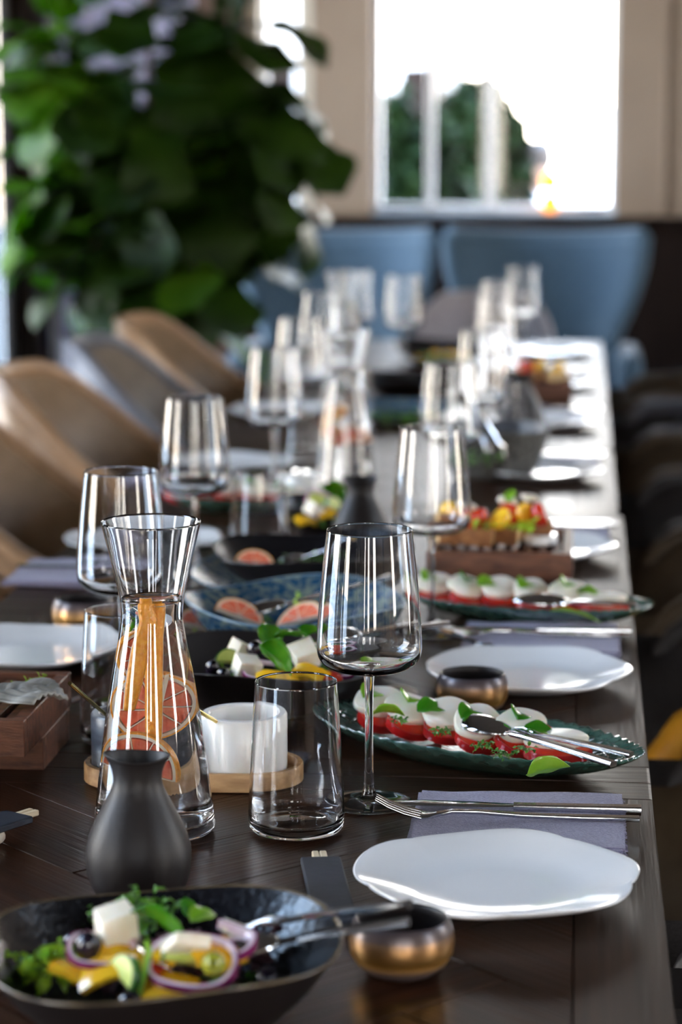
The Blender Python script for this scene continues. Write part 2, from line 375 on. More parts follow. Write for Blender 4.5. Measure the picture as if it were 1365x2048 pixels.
# dark wainscot along the back with a ledge and separate boards
wn = struct('baseboard_back', bx(-1.10, XR - .01, YB - .05, YB - .001, 0, .985), 'wall_dark')
for i in range(17):
    x0 = -1.10 + i * .2115
    mo('panel', *bx(x0 + .004, x0 + .2075, YB - .064, YB - .051, .08, .95, .004), 'wall_dark', wn, smooth=False)
struct('trim_4', bx(-1.10, XR - .01, YB - .085, YB + .001, .986, 1.008, .004), 'wall_dark')
struct('trim_5', bx(-.689, .111, YB + .002, YB + .24, .951, 1.02, .004), 'sill')
# left wall: piers between tall windows
LW = [(-2.6, -2.0), (-1.4, -.7), (.1, .8), (1.5, 2.2), (2.9, 3.6), (4.3, 5.0), (5.9, 7.7)]
g = [bx(XL - .22, XL, YF, YB + .0, 2.6, ZC), bx(XL - .22, XL, YF, YB, 0, .25)]
ys = [YF] + [v for w in LW for v in w] + [YB]
for i in range(0, len(ys), 2): g.append(bx(XL - .22, XL, ys[i], ys[i + 1], .25, 2.6))
struct('wall_left', J(*g), 'wall_dark')
RW = [(-1.6, -1.1), (0.3, .8), (2.6, 3.2), (5.0, 5.8)]
g = [bx(XR, XR + .22, YF, YB, 2.5, ZC), bx(XR, XR + .22, YF, YB, 0, .5)]
ys = [YF] + [v for w in RW for v in w] + [YB]
for i in range(0, len(ys), 2): g.append(bx(XR, XR + .22, ys[i], ys[i + 1], .5, 2.5))
struct('wall_right', J(*g), 'wall_paint')
FW = [(-.83, -.60), (-.1, .3), (1.1, 1.8)]
g = [bx(XL, XR, YF - .22, YF, 2.5, ZC), bx(XL, XR, YF - .22, YF, 0, .5)]
xs = [XL] + [v for w in FW for v in w] + [XR]
for i in range(0, len(xs), 2): g.append(bx(xs[i], xs[i + 1], YF - .22, YF, .5, 2.5))
struct('wall_front', J(*g), 'wall_paint')
wcount = [0]
def window(axis, a0, a1, z0, z1, at_, m, mull=(), fw=.05):
    """framed window: a frame of four bars, mullions and one pane per bay"""
    wcount[0] += 1
    e = thing('window_%d' % wcount[0], None, None); e['kind'] = 'structure'
    def B(b0, b1, c0, c1, t):
        return bx(b0, b1, at_ - t, at_ + t, c0, c1, .004) if axis == 'x' else bx(at_ - t, at_ + t, b0, b1, c0, c1, .004)
    mo('window_frame', *J(B(a0 + .001, a0 + fw, z0 + .001, z1 - .001, .03), B(a1 - fw, a1 - .001, z0 + .001, z1 - .001, .03), B(a0 + fw, a1 - fw, z0 + .001, z0 + fw, .03), B(a0 + fw, a1 - fw, z1 - fw, z1 - .001, .03)), m, e, smooth=False)
    xs = [a0 + fw] + list(mull) + [a1 - fw]
    for q in mull: mo('mullion', *B(q - .012, q + .012, z0 + fw, z1 - fw, .02), m, e, smooth=False)
    for i in range(len(xs) - 1):
        mo('pane', *B(xs[i] + .013, xs[i + 1] - .013, z0 + fw + .001, z1 - fw - .001, .003), 'window_glass', e, smooth=False)
window('x', XL + .012, -1.257, .12, 2.45, YB + .17, 'white_frame')
window('x', -1.06, -.93, .95, 1.88, YB + .12, 'white_frame', fw=.012)
window('x', -.69, .112, 1.02, 1.88, YB + .15, 'white_frame', mull=(-.505, -.305), fw=.02)  # both white mullions added to stand for bright reflections in the glass
window('x', .9, 2.1, .95, 1.88, YB + .15, 'white_frame', mull=(1.5,))
for a, b in LW: window('y', a, b, .25, 2.6, XL - .1, 'black_metal', mull=() if b < 7 else (6.5, 7.38), fw=.06)
for a, b in RW: window('y', a, b, .5, 2.5, XR + .1, 'black_metal', fw=.04)
for a, b in FW: window('x', a, b, .5, 2.5, YF - .1, 'black_metal', fw=.04)
# sheer curtain in the left back window
def sheer():
    m = bpy.data.materials.new('sheer_cloth'); m.use_nodes = True; N = m.node_tree.nodes; L = m.node_tree.links
    N.remove(N['Principled BSDF']); d = N.new('ShaderNodeBsdfDiffuse'); t = N.new('ShaderNodeBsdfTranslucent'); x = N.new('ShaderNodeMixShader')
    n = N.new('ShaderNodeTexNoise'); n.inputs['Scale'].default_value = 40; r = N.new('ShaderNodeValToRGB')
    r.color_ramp.elements[0].color = (.50, .49, .58, 1); r.color_ramp.elements[1].color = (.60, .59, .68, 1)
    L.new(n.outputs[0], r.inputs[0]); L.new(r.outputs[0], d.inputs[0]); L.new(r.outputs[0], t.inputs[0]); x.inputs[0].default_value = .28
    L.new(d.outputs[0], x.inputs[1]); L.new(t.outputs[0], x.inputs[2]); L.new(x.outputs[0], N['Material Output'].inputs[0]); M['sheer_cloth'] = m
sheer()
o = mo('curtain', *sheet(lambda u, v: (-1.735 + u * .47, YB - .05 + .018 * sin(u * 48) + .008 * sin(u * 19), .02 + v * 2.6), 90, 4, .002), 'sheer_cloth')
tag(o, 'pale lilac sheer curtain hanging to the floor behind the fig tree', 'curtain')
o = mo('curtain_rod', *tube([(-1.74, YB - .05, 2.64), (-1.26, YB - .05, 2.64)], .010, 10), 'black_metal')
tag(o, 'black curtain rod carrying the pale lilac sheer curtain', 'curtain rod')

# ---- outdoors behind the windows
struct('ground', bx(-30, 30, 8.3, 60, -.20, -.13), 'paving')
struct('ground_left', bx(-30, XL - .3, -20, 8.29, -.20, -.13), 'paving')
b = thing('reflected_building', 'grey beige stone building added outside for the one reflected in the left panes of the big back window', 'building', (0, 0, -.13))
mo('wall', *bx(-2.6, -.95, 18, 20, 0, 6), 'outside_stone', b, smooth=False)  # building added outdoors in place of its reflection in the panes
for i in range(3):
    for j in range(3):
        f = mo('window', *bx(-2.35 + i * .5, -2.10 + i * .5, 17.97, 18.0, .9 + j * 1.6, 1.9 + j * 1.6), 'white_frame', b, smooth=False)
        mo('pane', *bx(-2.33 + i * .5, -2.12 + i * .5, 17.96, 17.97, .93 + j * 1.6, 1.87 + j * 1.6), 'wall_dark', f, smooth=False)
mo('downpipe', *tube([(-1.08, 17.95, 0), (-1.08, 17.95, 6)], .05, 8), 'brown_paint', b)
b = thing('low_white_house', 'low white terrace wall with capping at the right of the big back window', 'building', (0, 0, -.13))
mo('wall', *bx(-.1, 3.2, 24, 25, 0, 1.55), 'outside_wall', b, smooth=False)
mo('capping', *bx(-.15, 3.25, 23.95, 25.05, 1.551, 1.62, .01), 'white_frame', b, smooth=False)
b = thing('street_wall', 'long low stone wall outside the left windows', 'wall', (0, 0, -.13))
mo('masonry', *bx(-5.2, -5.0, 9, 30, 0, 1.65), 'outside_stone', b, smooth=False)
mo('capping', *bx(-5.23, -4.97, 9, 30, 1.651, 1.71, .01), 'outside_wall', b, smooth=False)

def bush(name, label, cat, loc, rx, ry, rz_, n, seed, lm='outside_leaf', lw=.12):
    rnd = random.Random(seed); e = thing(name, label, cat, loc)
    mo('trunk', *J(tube([(0, 0, 0), (.02, 0, rz_ * .5), (0, .02, rz_ * 1.0)], [.05, .04, .02], 8)), 'bark', e)
    V, F = X(blob(1, 3, .16, 2.5, seed), (0, 0, rz_), (0, 0, 0), (rx * .86, ry * .8, rz_ * .86))
    for i in range(n):
        d = Vector((rnd.gauss(0, 1), rnd.gauss(0, 1), rnd.gauss(0, 1))).normalized() * rnd.uniform(.75, 1.0)
        d *= 1 + .25 * noise.noise(d * 3 + Vector((seed, 0, 0)))
        p = Vector((d.x * rx, d.y * ry, rz_ + d.z * rz_ * .95))
        a = X(LF, p, (rnd.uniform(-1, 1), rnd.uniform(-1, 1), rnd.uniform(0, 6.3)), rnd.uniform(.6, 1.3) * lw)
        b = len(V); V += a[0]; F += [[q + b for q in f] for f in a[1]]
    o = mo('foliage', V, F, lm, e); o['kind'] = 'stuff'
    return e
LF = ([(-.5, 0, 0), (-.2, .25, .05), (.25, .22, .05), (.5, 0, 0), (.25, -.22, .05), (-.2, -.25, .05)], [[0, 1, 5], [1, 2, 4, 5], [2, 3, 4]])
bush('potted_tree', 'dark green tree outside behind the left panes of the big back window', 'tree', (-.86, 11.2, -.13), .38, .3, .80, 6500, 3, lw=.09)
bush('potted_tree', 'lighter green tree outside behind the middle of the big back window', 'tree', (-.56, 12.3, -.13), .37, .3, .85, 6000, 8, lw=.09)
bush('small_tree', 'small sparse tree outside right of the lighter green tree', 'tree', (-.37, 14.3, -.13), .17, .2, .72, 260, 5)
# person outside, seen through the window
def human(name, label, loc, rz, shirt):
    e = thing(name, label, 'person', loc, rz)
    def ell(prof): return lathe(prof, 16, mod=lambda r, z, a: (r * cos(a) * 1.35, r * sin(a) * .85, z))
    body = J(ell([(0, 1.43), (.05, 1.43), (.13, 1.40), (.15, 1.30), (.14, 1.15), (.115, 1.02), (.135, .90), (.12, .82), (0, .80)]))
    legs = J(*[tube([(s * .08, 0, .86), (s * .09, .01, .48), (s * .09, 0, .09), (s * .09, -.10, .04)], [.088, .06, .045, .035], 10) for s in (-1, 1)])
    arms = J(*[tube([(s * .19, 0, 1.38), (s * .24, .02, 1.12), (s * .20, -.14, .93), (s * .18, -.20, .90)], [.05, .042, .033, .028], 10) for s in (-1, 1)])
    head = J(tube([(0, 0, 1.40), (0, -.01, 1.50)], .05, 10), X(lathe([(0, -.12), (.045, -.105), (.07, -.04), (.08, .03), (.07, .09), (.03, .12), (0, .122)], 16), (0, -.01, 1.58)), X(blob(.014, 1), (0, -.09, 1.575)))
    mo('body', *J(head, legs), ['skin'], e); mo('trousers', *J(*[tube([(s * .08, 0, .88), (s * .09, .01, .48), (s * .09, 0, .10)], [.098, .075, .06], 10) for s in (-1, 1)]), 'dark_cloth', e)
    mo('shirt', *J(body, arms), shirt, e)
    mo('hair', *X(lathe([(.075, -.03), (.088, .02), (.078, .095), (.035, .13), (0, .135)], 16), (0, .008, 1.585)), 'hair', e)
    return e
human('person', 'person with dark hair in a white shirt standing outside behind the big back window', (-.2375, 13.5, -.48), 3.3, 'white_shirt')
# two orange lanterns on the outside table edge
for i, (x, z) in enumerate(((-.102, 1.0885), (-.102, 1.020))):
    e = thing('lantern', ('upper' if i == 0 else 'lower') + ' of two glowing orange glass lanterns on the window ledge', 'lantern', (x, 8.035 + .0, z + .001))
    mo('lamp_glass', *X(lathe([(0, 0), (.018, .001), (.029, .018), (.029, .040), (.018, .055), (0, .056)], 20), (0, 0, 0)), 'lantern', e)
    mo('cap', *X(lathe([(0, .0561), (.012, .0561), (.010, .066), (0, .067)], 16), (0, 0, 0)), 'brass', e)

# ================================================================== fiddle-leaf fig
def fig():
    rnd = random.Random(11)
    e = thing('fiddle_leaf_fig', 'tall fiddle leaf fig with huge dark green leaves in the back left corner', 'plant', (-1.16, 6.45, 0))
    mo('planter', *lathe([(0, 0), (.15, 0), (.17, .02), (.20, .34), (.20, .36), (.185, .36), (.18, .31), (0, .31)], 32), 'terracotta', e)
    mo('soil', *lathe([(0, .325), (.10, .322), (.179, .315)], 24), 'soil', e)
    stems = []
    for (bx_, tx, tz, ty) in ((-.08, -.22, 1.55, .03), (.0, .02, 1.80, -.03), (.06, .22, 1.62, .05), (.03, .12, 1.25, -.12), (-.05, -.12, 1.35, -.10)):
        P = [(bx_ + (tx - bx_) * (t ** 1.2), ty * t, .31 + (tz - .31) * t) for t in (0, .2, .4, .6, .8, 1)]
        mo('stem', *tube(P, [.014, .013, .012, .010, .008, .005], 8), 'bark', e); stems.append(P)
    protos = []
    for k in range(3):
        g = leaf_geo(.24 + .02 * k, .17 + .01 * k, .5 + .5 * k, .16, .05, .0012, 12, 6, 'fiddle'); 
        g = X(g, (.05, 0, 0)); g = J(g, tube([(0, 0, 0), (.06, 0, .002)], .003, 5))
        for mt in ('leaf_dark', 'leaf_lit'):
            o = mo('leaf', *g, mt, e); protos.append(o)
    c = [0]
    def put(p, az, tilt, roll, s, bright):
        k = rnd.randrange(3) * 2 + (1 if bright else 0)  # mostly upper left leaves take the paler green, as if lit through
        if c[0] < 6: o = protos[c[0]]
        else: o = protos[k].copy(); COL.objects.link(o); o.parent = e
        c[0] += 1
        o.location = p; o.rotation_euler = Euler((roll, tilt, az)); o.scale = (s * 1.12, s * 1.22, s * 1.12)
    for P in stems:
        for i in range(24):
            t = .50 + .50 * i / 23; f = t * 5; a = int(min(4, f)); q = Vector(P[a]).lerp(Vector(P[a + 1]), f - a)
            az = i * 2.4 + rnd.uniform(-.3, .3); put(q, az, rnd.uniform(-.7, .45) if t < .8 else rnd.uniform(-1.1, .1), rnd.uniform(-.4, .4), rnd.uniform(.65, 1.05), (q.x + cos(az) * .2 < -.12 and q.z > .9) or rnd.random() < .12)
    for i in range(70):
        d = Vector((rnd.gauss(0, 1), rnd.gauss(0, 1), rnd.gauss(0, 1))).normalized() * rnd.uniform(.3, 1) ** .5
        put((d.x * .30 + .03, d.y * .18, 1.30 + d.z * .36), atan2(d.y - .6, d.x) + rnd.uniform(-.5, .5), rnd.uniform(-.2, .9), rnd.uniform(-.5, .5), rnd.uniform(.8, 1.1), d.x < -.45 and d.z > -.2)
    # reaching leaves that make the outline seen in the picture
    for (x, z, az, ti, s, b) in ((-.26, 1.55, 3.2, -.1, 1.0, 1), (-.28, 1.40, 3.0, .15, 1.0, 1), (-.22, 1.28, 3.3, .3, .9, 1), (-.20, 1.62, 2.6, -.5, 1.0, 1), (-.16, 1.1, 3.3, .4, .9, 1), (-.12, .95, 3.6, .6, .8, 0),
                             (.20, 1.52, -.3, -.4, .95, 0), (.24, 1.38, .1, -.05, .95, 0), (.22, 1.24, -.1, .15, 1.05, 0), (.26, 1.30, -.5, .1, 1.1, 0), (.16, 1.08, -.2, .5, .9, 0), (.10, .95, -.8, .8, .8, 0), (-.08, .86, -2.2, 1.0, .8, 0), (.06, .88, -1.2, 1.0, .9, 0),
                             (-.05, 1.7, 2.0, -.8, 1.0, 1), (.02, 1.65, -1.3, -.3, 1.1, 0), (-.12, 1.45, -1.8, .5, 1.0, 1), (.06, 1.40, -1.5, .6, 1.1, 0), (0, 1.2, -1.7, .7, 1.1, 0), (.14, 1.15, -1.2, .8, 1.0, 0)):
        put((x, rnd.uniform(-.15, .05), z), az, ti, rnd.uniform(-.3, .3), s, b)
fig()

# ================================================================== tables
def clip_poly(P, x0, x1, y0, y1):
    for ax, lim, sgn in ((0, x0, 1), (0, x1, -1), (1, y0, 1), (1, y1, -1)):
        out = []
        for i in range(len(P)):
            a, b = P[i], P[(i + 1) % len(P)]; ia = (a[ax] - lim) * sgn >= 0; ib = (b[ax] - lim) * sgn >= 0
            if ia: out.append(a)
            if ia != ib: t = (lim - a[ax]) / (b[ax] - a[ax]); out.append(tuple(a[k] + t * (b[k] - a[k]) for k in range(2)))
        P = out
        if not P: return []
    return P
TW, TL = .729, .709
def make_table():
    t = thing('dining_table', 'x', 'table', group=None)
    hx, hy = TW / 2, TL / 2
    mo('table_core', *bx(-hx + .004, hx - .004, -hy + .004, hy - .004, .712, .7445), 'wall_dark', t, smooth=False)
    rnd = random.Random(5)
    def board(P, z0, z1, ang, name='board', m='oak'):
        n = len(P); ca, sa = cos(ang), sin(ang); off = rnd.uniform(0, 20)
        V = [(x, y, z0) for x, y in P] + [(x, y, z1 - .0006) for x, y in P]
        cx = sum(p[0] for p in P) / n; cyy = sum(p[1] for p in P) / n
        V += [(x + (cx - x) * .006, y + (cyy - y) * .006, z1) for x, y in P]
        F = [[i, (i + 1) % n, n + (i + 1) % n, n + i] for i in range(n)] + [[n + i, n + (i + 1) % n, 2 * n + (i + 1) % n, 2 * n + i] for i in range(n)] + [[2 * n + i for i in range(n)]]
        uv = [(x * ca + y * sa + off, -x * sa + y * ca + off * .37) for x, y, z in V]
        return mo(name, V, F, m, t, smooth=False, uv=uv)
    b = .062
    for P, ang in (([(-hx, -hy), (hx, -hy), (hx, -hy + .048), (-hx, -hy + .048)], 0), ([(-hx, hy - .048), (hx, hy - .048), (hx, hy), (-hx, hy)], 0),
                   ([(hx - b, -hy + .049), (hx, -hy + .049), (hx, hy - .049), (hx - b, hy - .049)], pi / 2), ([(-hx, -hy + .049), (-hx + b, -hy + .049), (-hx + b, hy - .049), (-hx, hy - .049)], pi / 2)):
        board(P, .715, .75, ang, 'edge_board', 'oak_edge')
    x0, x1, y0, y1 = -hx + b + .0012, hx - b - .0012, -hy + .0492, hy - .0492
    w, l = .092, .368
    for i in range(-8, 9):
        for j in range(-4, 5):
            for k in (0, 1):                                  # herringbone
                ox = i * w + j * l * 1.0; oy = i * w - j * l * 1.0
                R = [(0, 0), (l, 0), (l, w), (0, w)] if k == 0 else [(l, w - l), (l + w, w - l), (l + w, w), (l, w)]
                Q = [(ox + px_, oy + py_) for px_, py_ in R]
                Q = [((x - y) * .70711, (x + y) * .70711) for x, y in Q]
                cxx = sum(q[0] for q in Q) / 4; cyy = sum(q[1] for q in Q) / 4
                Q = [(cxx + (x - cxx) * .995, cyy + (y - cyy) * .995) for x, y in Q]
                C = clip_poly(Q, x0, x1, y0, y1)
                if len(C) >= 3:
                    ar = abs(sum(C[q][0] * C[(q + 1) % len(C)][1] - C[(q + 1) % len(C)][0] * C[q][1] for q in range(len(C)))) / 2
                    if ar > .0006: board(C, .7446, .75, pi / 4 if k == 0 else 3 * pi / 4)
    mo('pedestal', *lathe([(0, .03), (.045, .03), (.035, .08), (.035, .66), (.06, .711), (0, .711)], 24), 'black_metal', t)
    mo('foot_plate', *bx(-.20, .20, -.20, .20, 0, .0299, .006), 'black_metal', t, smooth=False)
    return t
TAB = make_table(); TY = [1.620 + .7115 * k for k in range(7)]
names = ['nearest the camera, under the black pear shaped jug', 'second from the camera, under the near caprese plate', 'third from the camera, under the right walnut crate', 'fourth from the camera, under the stone bowl', 'fifth from the camera', 'sixth from the camera', 'last one before the blue chairs']
for k in range(7):
    lab = 'dark oak square table with herringbone top, ' + names[k]
    if k == 0: TAB.location = (-.2995, TY[0], 0); TAB['label'] = lab
    else: dup(TAB, lab, (-.2995 - (.006 if k > 2 else 0), TY[k], 0), pi if k % 2 else 0)

# ================================================================== chairs
def tub_chair(shell_m, in_m, label, loc, rz, sc_=1.0, wide=.27, top=.845, armz=.645, name='tub_chair', rr=.0135):
    """local: seat opens towards +X, back at x = 0"""
    e = thing(name, label, 'chair', loc, rz)
    n = 44; rim = []; V = []; F = []
    def plan(t):
        L1 = .22; Lc = pi / 2 * .27; s = t * (L1 + Lc)
        a = abs(s); sg = 1 if s >= 0 else -1
        if a <= Lc: th = a / Lc * pi / 2; p = (.27 - .27 * cos(th), sg * wide * sin(th)); nn = (-cos(th), sg * sin(th))
        else: p = (.27 + (a - Lc), sg * wide); nn = (0, sg)
        return p, nn
    def ht(t):
        a = abs(t); u = min(1, max(0, (a - .20) / .52)); u = u * u * (3 - 2 * u); return top - (top - armz) * u - .03 * max(0, a - .7) - .13 * (max(0, a - .84) / .16) ** 2.2
    for i in range(n + 1):
        t = -1 + 2 * i / n; p, nn = plan(t); h = ht(t); rim.append((p[0], p[1], h))
        sec = []
        for (z, o_) in ((.40, .0), (.52, .014), (.62, .020), (h - .015, .03 + .06 * max(0, h - .62)), (h, .018 + .06 * max(0, h - .62)), (h - .012, .0 + .05 * max(0, h - .62)), (.60, -.012), (.50, -.022), (.40, -.03)):
            fl_ = -.07 * max(0, .62 - z) / .22
            zz = min(z, h - .0) if z < h - .015 else z
            sec.append(Vector((p[0] + nn[0] * (o_ + fl_), p[1] + nn[1] * (o_ + fl_), zz)))
        V += sec
    m = 9
    for i in range(n):
        for j in range(m):
            a = i * m + j; b = i * m + (j + 1) % m; F.append([a, b, b + m, a + m])
    F.append(list(range(m))[::-1]); F.append([n * m + j for j in range(m)])
    mi = []
    for i in range(n):
        for j in range(m): mi.append(1 if 4 < j < 8 else 0)
    mi += [0, 0]
    V2 = V
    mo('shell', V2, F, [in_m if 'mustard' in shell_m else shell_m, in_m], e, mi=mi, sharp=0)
    rp = []
    for i in range(n + 1):
        t = -1 + 2 * i / n; p, nn = plan(t); h = ht(t); k = .018 + .06 * max(0, h - .62)
        rp.append((p[0] + nn[0] * k, p[1] + nn[1] * k, h + .004))
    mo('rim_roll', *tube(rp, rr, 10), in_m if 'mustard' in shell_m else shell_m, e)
    mo('seat', *X(lathe([(0, .395), (.22, .395), (.245, .42), (.24, .455), (.20, .47), (0, .472)], 36, mod=lambda r, z, a: (.27 + r * cos(a) * 1.02, r * sin(a) * .93 * wide / .27, z))), in_m, e)
    if 'mustard' in shell_m:  # thick strip along one arm, painted as if the sun hit it
        mo('painted_sun_arm', *tube([rp[i] for i in range(int(n * .78), n + 1)], [.030] * (n + 1 - int(n * .78)), 12), shell_m, e)['label'] = 'sunlight on the arm, painted mustard yellow'
    for (x, y) in ((.08, -.15), (.08, .15), (.44, -.17), (.44, .17)):
        mo('leg', *tube([(x + (x - .27) * .25, y * 1.25, 0), (x, y, .40)], [.009, .015], 10), 'black_metal', e)
    return e
B_, T_, G_ = 'leather_beige', 'leather_tan', 'leather_grey'
lch = [(2.94, T_, B_, 'tan leather tub chair cut by the left edge, nearest of the left row'), (3.66, T_, B_, 'tan leather tub chair second of the left row'), (4.335, T_, B_, 'tan leather tub chair in the left row just in front of the grey one'),
       (4.96, G_, 'leather_grey_in', 'grey leather tub chair with brown lining between the two tan chairs on the left'), (5.54, T_, B_, 'tan leather tub chair last in the left row before the fig tree')]
for y, a, b, l in lch: tub_chair(a, b, l, (-1.03, y, 0), 0, wide=.25)
rch = [(1.62, 'leather_dark', 'leather_dark', 'dark leather tub chair beside the nearest table at the right edge'), (2.28, 'leather_dark', 'leather_brown', 'dark leather tub chair just before the one with sunlight painted on its arm'), (2.93, 'leather_mustard', 'leather_dark', 'dark tub chair with sunlight painted mustard yellow on one arm at the right edge'),
       (3.60, 'leather_brown', 'leather_brown', 'brown leather tub chair right of the walnut crate'), (4.21, 'leather_dark', 'leather_dark', 'dark grey leather tub chair right of the third table'), (4.84, 'leather_brown', 'leather_brown', 'brown leather tub chair right of the stone bowl'),
       (5.46, 'leather_grey', 'leather_dark', 'grey leather tub chair next to last in the right row'), (6.08, 'leather_brown', 'leather_brown', 'brown leather tub chair last in the right row')]
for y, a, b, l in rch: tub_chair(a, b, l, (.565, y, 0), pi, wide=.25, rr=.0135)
tub_chair('leather_pale', 'leather_pale', 'low pale grey tub chair at the far end of the tables between the blue chairs', (-.255, 6.56, 0), -pi / 2, wide=.17, top=.84, armz=.66)

def lounge(label, loc, rz=0):
    e = thing('blue_wing_chair', label, 'chair', loc, rz, 'blue wing chairs at the far end')
    def w(v):                       # half width against height 0..1 (z .40 .. 1.03)
        return .285 - .085 * min(1, (1 - v) / .48) ** 1.9
    def fn(u, v):
        s = u * 2 - 1; z = .40 + .590 * v + .015 * v * abs(s) ** 2.5
        return (s * w(v), .10 * (1 - v) * -.0 + .10 * v - .13 * abs(s) ** 2.6 * (.5 + .5 * v), z)
    mo('backrest', *sheet(fn, 28, 18, .05), 'blue_velvet', e, sharp=0)
    tp = [fn(i / 30, 1) for i in range(31)]; mo('top_roll', *tube([(p[0], p[1], p[2]) for p in tp], .026, 10), 'blue_velvet', e)
    for s in (-1, 1):
        mo('side_roll', *tube([fn(.5 + s * .5, j / 16) for j in range(17)], .026, 10), 'blue_velvet', e)
        mo('armrest', *X(box(.075, .46, .40, .03, 4), (s * .245, -.20, .29)), 'blue_velvet', e)
    mo('seat', *X(box(.47, .50, .17, .04, 4), (0, -.22, .30)), 'blue_velvet', e)
    for sx in (-1, 1):
        for sy in (-.42, .0): mo('leg', *tube([(sx * .24, sy, 0), (sx * .22, sy, .29)], [.010, .016], 10), 'black_metal', e)
    return e
c0 = lounge('blue velvet wing chair facing the table end, right one of the pair', (-.103, 7.22, -.025))
dup(c0, 'blue velvet wing chair facing the table end, partly behind the fig tree', (-.722, 7.24, -.025), .0, group='blue wing chairs at the far end')
# ================================================================== tableware prototypes
def put(o, x, y, z=TZ, rz=0.0):
    o.location = (x, y, z); o.rotation_euler = (0, 0, rz); return o

# ---- white plate with a softly lobed rim
def make_plate():
    e = thing('white_plate', 'x', 'plate', group='white plates')
    R = .1035
    def md(r, z, a):
        q = max(0, (r - .05) / (R - .05)); c = 1 - q * q * .060 * (1 - abs(sin(2.5 * a + .5)) ** .55)
        return (r * c * cos(a), r * c * sin(a), z + q ** 2 * .0016 * sin(5 * a + 1.2))
    pr = [(0, .0055), (.04, .0055), (.058, .006), (.070, .0085), (.085, .0125), (.097, .0155), (.1020, .0172), (R, .0170), (.1030, .0155), (.095, .0115), (.080, .0065), (.066, .0025), (.060, .0), (.056, .0), (.053, .0022), (0, .0022)]
    mo('plate_body', *lathe(pr, 160, mod=md), 'porcelain', e, sharp=0)
    return e
# ---- glassware: open shells that meet edge to edge, so that stem, foot and bowl are parts of one blown glass
def make_wine():
    e = thing('wine_glass', 'x', 'glass', group='stemmed wine glasses')
    o_ = [(.0042, .106), (.0065, .1085), (.014, .1098), (.028, .1120), (.0365, .1160), (.0405, .1208), (.0422, .127), (.0424, .134), (.0414, .152), (.0393, .178), (.0366, .204), (.0342, .2250)]
    i_ = [(.0337, .2250), (.0359, .204), (.0386, .178), (.0407, .152), (.0416, .134), (.0413, .127), (.0395, .1225), (.0355, .1180), (.027, .1145), (.014, .1128), (.005, .1122), (0, .1120)]
    mo('bowl', *lathe(rimmed(dense(o_), dense(i_)), 72), 'glass', e, sharp=0)
    st = [(.0060, .0080), (.0044, .0140), (.0036, .030), (.0033, .055), (.0035, .085), (.0042, .106)]
    mo('stem', *lathe(dense(st), 40), 'glass', e, sharp=0)
    ft = [(0, .0), (.030, .0), (.0352, .0004), (.0360, .0012), (.0354, .0020), (.025, .0026), (.014, .0038), (.0085, .0055), (.0060, .0080)]
    mo('foot', *lathe(ft[:3] + dense(ft[3:]), 72), 'glass', e, sharp=0)
    return e
def make_tumbler():
    e = thing('tumbler', 'x', 'glass', group='glass tumblers')
    o_ = [(0, .0), (.030, .0), (.0345, .0012), (.0368, .0050), (.0376, .0110), (.0374, .022), (.0360, .050), (.0340, .085), (.0318, .1188)]
    i_ = [(.0312, .1188), (.0332, .085), (.0351, .050), (.0363, .022), (.0361, .015), (.0345, .0095), (.028, .0070), (.014, .0078), (0, .0082)]
    mo('glass_body', *lathe(rimmed(dense(o_), dense(i_)), 80), 'glass', e, sharp=0)
    return e
def make_carafe(name='water_carafe', level=.184):
    e = thing(name, 'x', 'carafe', group='water carafes')
    o_ = [(0, .0), (.040, .0), (.0450, .0012), (.0472, .0050), (.0466, .012), (.0420, .050), (.0370, .090), (.0305, .130), (.0258, .155), (.0238, .170), (.0245, .182), (.0280, .200), (.0350, .230), (.0383, .2438)]
    i_ = [(.0375, .2438), (.0338, .230), (.0269, .200), (.0234, .182), (.0227, .170), (.0247, .155), (.0294, .130), (.0359, .090), (.0409, .050), (.0451, .016), (.0440, .0105), (.036, .0075), (.018, .0085), (0, .0095)]
    mo('glass_body', *lathe(rimmed(dense(o_), dense(i_)), 96), 'glass', e, sharp=0)
    d = .0003
    w = [(0, .0092), (.018, .0082), (.036, .0072), (.0443, .0103), (.0453, .016), (.0411, .050), (.0361, .090), (.0296, .130), (.0249, .155), (.0229, .170)]
    if level > .182: w += [(.0236, .182)]
    w += [(.0240, level + .0006), (.0225, level), (0, level)]
    mo('water', *lathe(w, 80), 'water', e, sharp=0)
    return e
# ---- black pear-shaped jug with pinched lips
def make_jug():
    e = thing('black_jug', 'x', 'jug', group='black jugs')
    def md(r, z, a):
        q = max(0, (z - .082) / .023); q = q * q
        sp = max(0, cos(a)) ** 6 * .0035 + max(0, cos(a - pi)) ** 8 * .0045
        return (r * cos(a) + (sp * q) * cos(a), r * sin(a) * (1 - .10 * q), z + q * (.0012 * cos(2 * a) - .0008 * cos(a) - .001))
    o_ = [(0, 0), (.026, .0), (.0300, .0015), (.0345, .010), (.0372, .022), (.0375, .032), (.0352, .044), (.0305, .056), (.0245, .068), (.0195, .078), (.0172, .086), (.0178, .095), (.0196, .1020), (.0208, .1045)]
    i_ = [(.0198, .1045), (.0180, .1005), (.0158, .094), (.0150, .086), (.0172, .078), (.022, .068), (.028, .056), (.032, .044), (.034, .030), (.030, .008), (0, .006)]
    mo('jug_body', *lathe([(r, z * .985) for r, z in rimmed(dense(o_, 3), dense(i_, 3), .0006)], 96, mod=md), 'black_ceramic', e, sharp=0)
    return e
